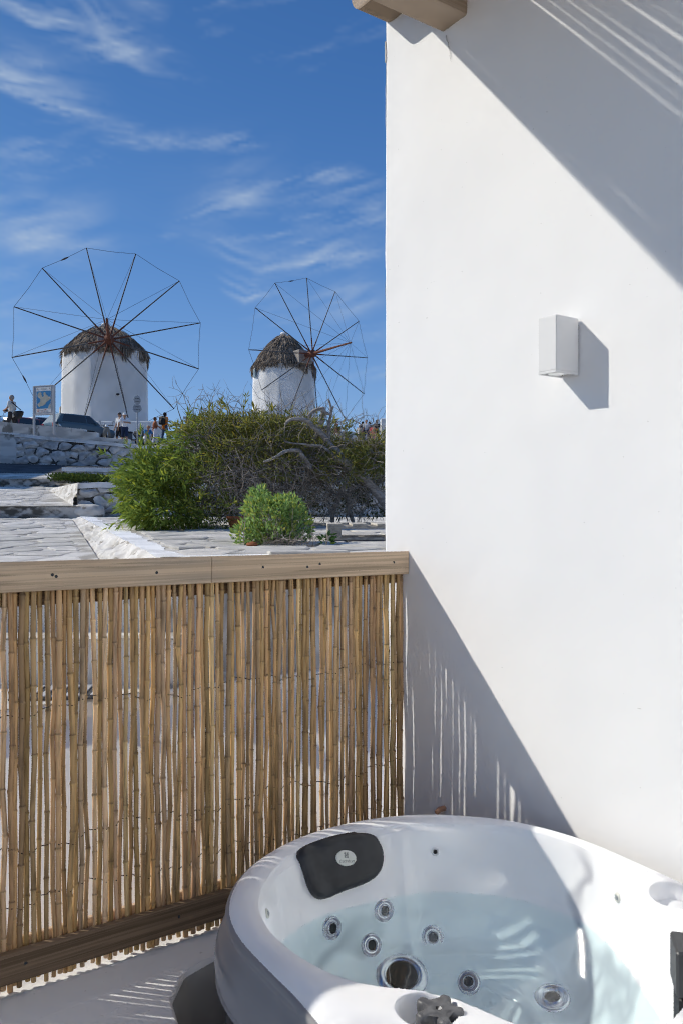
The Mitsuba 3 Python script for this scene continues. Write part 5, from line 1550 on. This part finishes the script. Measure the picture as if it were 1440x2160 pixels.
limb('trunk', [(830, 1100), (804, 1050), (762, 1006), (725, 974), (700, 967), (672, 966), (645, 972)], 9.5, 9.5, .062, .024)
limb('limb', [(740, 985), (712, 955), (690, 930), (664, 902), (640, 884), (618, 884), (600, 897)], 9.5, 9.3, .046, .016)
limb('limb', [(662, 925), (671, 912), (679, 880), (682, 861), (664, 866), (650, 878)], 9.5, 9.4, .032, .016)
limb('limb', [(681, 862), (688, 872), (696, 874), (698, 860), (691, 842)], 9.4, 9.4, .024, .010)
limb('limb', [(693, 925), (694, 895), (698, 872), (703, 858)], 9.5, 9.4, .022, .010)
limb('limb', [(655, 985), (640, 965), (626, 950), (602, 953), (580, 965), (556, 974)], 9.3, 9.0, .030, .014)
limb('limb', [(720, 975), (700, 958), (672, 940), (640, 938), (600, 930)], 9.4, 9.2, .022, .008)
limb('limb', [(700, 1100), (710, 1060), (735, 1010)], 9.9, 9.6, .03, .025)
limb('limb', [(745, 1100), (735, 1060), (740, 1010)], 9.9, 9.6, .025, .02)
limb('limb', [(640, 1110), (620, 1060), (600, 1000), (560, 960)], 9.8, 9.5, .035, .02)
limb('limb', [(420, 1105), (430, 1060), (450, 1000), (470, 950)], 9.6, 9.6, .035, .015)

# --- the herb at the front, the dry twigs at its foot, the small sprout
herb = thing('shrub', 'small rounded bright green shrub in front of the tangled bush', 'shrub')
P, D, L, C = [], [], [], []
for px, py, d, rx, ry, rz, n in [(570, 1098, 6.75, .22, .22, .20, 1100), (545, 1065, 6.85, .12, .15, .11, 420), (605, 1075, 6.8, .14, .16, .13, 520), (525, 1125, 6.65, .13, .15, .10, 420), (630, 1110, 6.75, .10, .13, .14, 380), (575, 1130, 6.6, .22, .14, .08, 460), (550, 1042, 6.9, .07, .08, .06, 120)]:
    c = at(px, py, d)
    q = nrm(VR.normal(size=(n, 3))) * VR.uniform(.3, 1.1, (n, 1)) ** .5
    P.append(c + q * [rx, ry, rz]); D.append(nrm(q + [0, -.2, .45] + VR.normal(0, .45, (n, 3)))); L.append(VR.uniform(.03, .06, n))
    C.append(leafcol(n, VR, (.30, .44, .15), .4, .25))
P, D, L, C = np.vstack(P), np.vstack(D), np.concatenate(L), np.vstack(C)
stuff(add('foliage', leafmesh(P, D, L, L * .42, VR), 'm_leaf', herb, color=C))
st_ = []
for _ in range(70):
    b = np.array([at(570, 1148, 6.7)[0] + VR.normal(0, .10), 6.7 + VR.normal(0, .08), terr_z(0, 6.7)])
    st_.append(twig(b, [VR.normal(0, .5), VR.normal(0, .4), 1], VR.uniform(.18, .38), .004, 6, .12, VR)[1])
stuff(add('stems', join(st_), 'm_twig', herb, smooth=True))
dry = []
for _ in range(150):
    b = np.array([at(612, 1145, 6.45)[0] + VR.normal(0, .09), 6.45 + VR.normal(0, .06), terr_z(0, 6.45) + VR.uniform(0, .07)])
    dry.append(twig(b, VR.normal(size=3) * [1, .7, .5], VR.uniform(.06, .2), .0025, 5, .35, VR)[1])
labels[add('dry_brushwood', join(dry), 'm_twig', smooth=True)] = {'kind': 'stuff', 'label': 'heap of dry twigs at the right foot of the small shrub'}
spr = thing('sprout', 'little leafy plant growing from the terrace paving near the pallet', 'plant')
n = 46
b = np.array([at(688, 1152, 6.5)[0], 6.5, terr_z(0, 6.5)])
a_ = VR.uniform(0, 2 * np.pi, n)
lv = VR.uniform(.02, .095, n)
P = b + np.column_stack([.03 * np.cos(a_), .03 * np.sin(a_), lv])
add('leaves', leafmesh(P, nrm(np.column_stack([np.cos(a_), np.sin(a_), VR.uniform(-.1, .8, n)])), VR.uniform(.04, .075, n), .022, VR), 'm_leaf', spr, color=leafcol(n, VR, (.07, .14, .05), .3, .1))
stuff_key = add('stem', join([twig(b, [VR.normal(0, .2), VR.normal(0, .2), 1], .10, .004, 4, .1, VR)[1] for _ in range(5)]), 'm_twig', spr)
weed = thing('creeping_plant', 'patch of creeping green plants on the wall end beside the ramp', 'plant')
n = 2200
t_ = VR.random(n)
P = np.column_stack([-5.95 + 1.35 * t_ + VR.normal(0, .06, n), 16.9 - 1.0 * t_ + VR.normal(0, .22, n), .66 + .12 * VR.random(n) - .07 * t_])
stuff(add('foliage', leafmesh(P, nrm(VR.normal(size=(n, 3)) + [0, -.3, .7]), VR.uniform(.04, .09, n), VR.uniform(.02, .04, n), VR), 'm_leaf', weed, color=leafcol(n, VR, (.06, .095, .028), .3, .15)))
ol = thing('leaf_litter', 'curled orange brown leaf scrap at the foot of the small shrub', 'leaf')
bb = trimesh.creation.icosphere(2)
v = np.array(bb.vertices) * [.05, .03, .018]
v += (meshkit.fbm(v * 40, 3, 2)[:, None] - .5) * .03
add('scrap', (v + np.array([at(532, 1144, 6.35)[0], 6.35, terr_z(0, 6.35) + .025]), bb.faces), 'm_terracotta', ol, smooth=True)
PS = .75
pt = thing('terracotta_pot', 'terracotta pot half hidden in the shade behind the small shrub', 'pot')
a = np.linspace(0, 2 * np.pi, 32, endpoint=False)
V, F = ringed(np.column_stack([.10 * np.cos(a), .10 * np.sin(a)]), [(-.02, 0), (.03, .17), (.045, .17), (.045, .21), (.03, .21), (.015, .10)], cap=True)
add('body', (V * PS + np.array([at(499, 1100, 8.9)[0], 8.9, terr_z(0, 8.9)]), F), 'm_terracotta', pt, smooth=40)

# --- the pallet beside the house corner
pl = thing('wooden_pallet', 'weathered grey wooden pallet lying on the terrace beside the house corner', 'pallet')
pf = frame([.50, 6.98, terr_z(0, 7.0) + .016], .03)
for y in (0, .36, .72):
    add('runner', bevbox([-.62, y, 0], [.62, y + .10, .022], .003, pf), 'm_pallet', pl)
    for x in (-.62, -.18, .0 + .18, .50):
        if x == -.18:
            continue
        add('block', bevbox([x, y, .022], [x + .12, y + .10, .10], .004, pf), 'm_pallet', pl)
    add('stringer', bevbox([-.62, y - .002, .10], [.62, y + .102, .122], .003, pf), 'm_pallet', pl)
for i in range(6):
    add('deck_board', bevbox([-.62 + .212 * i, -.004, .122], [-.62 + .212 * i + .13, .83, .142], .003, pf), 'm_pallet', pl)
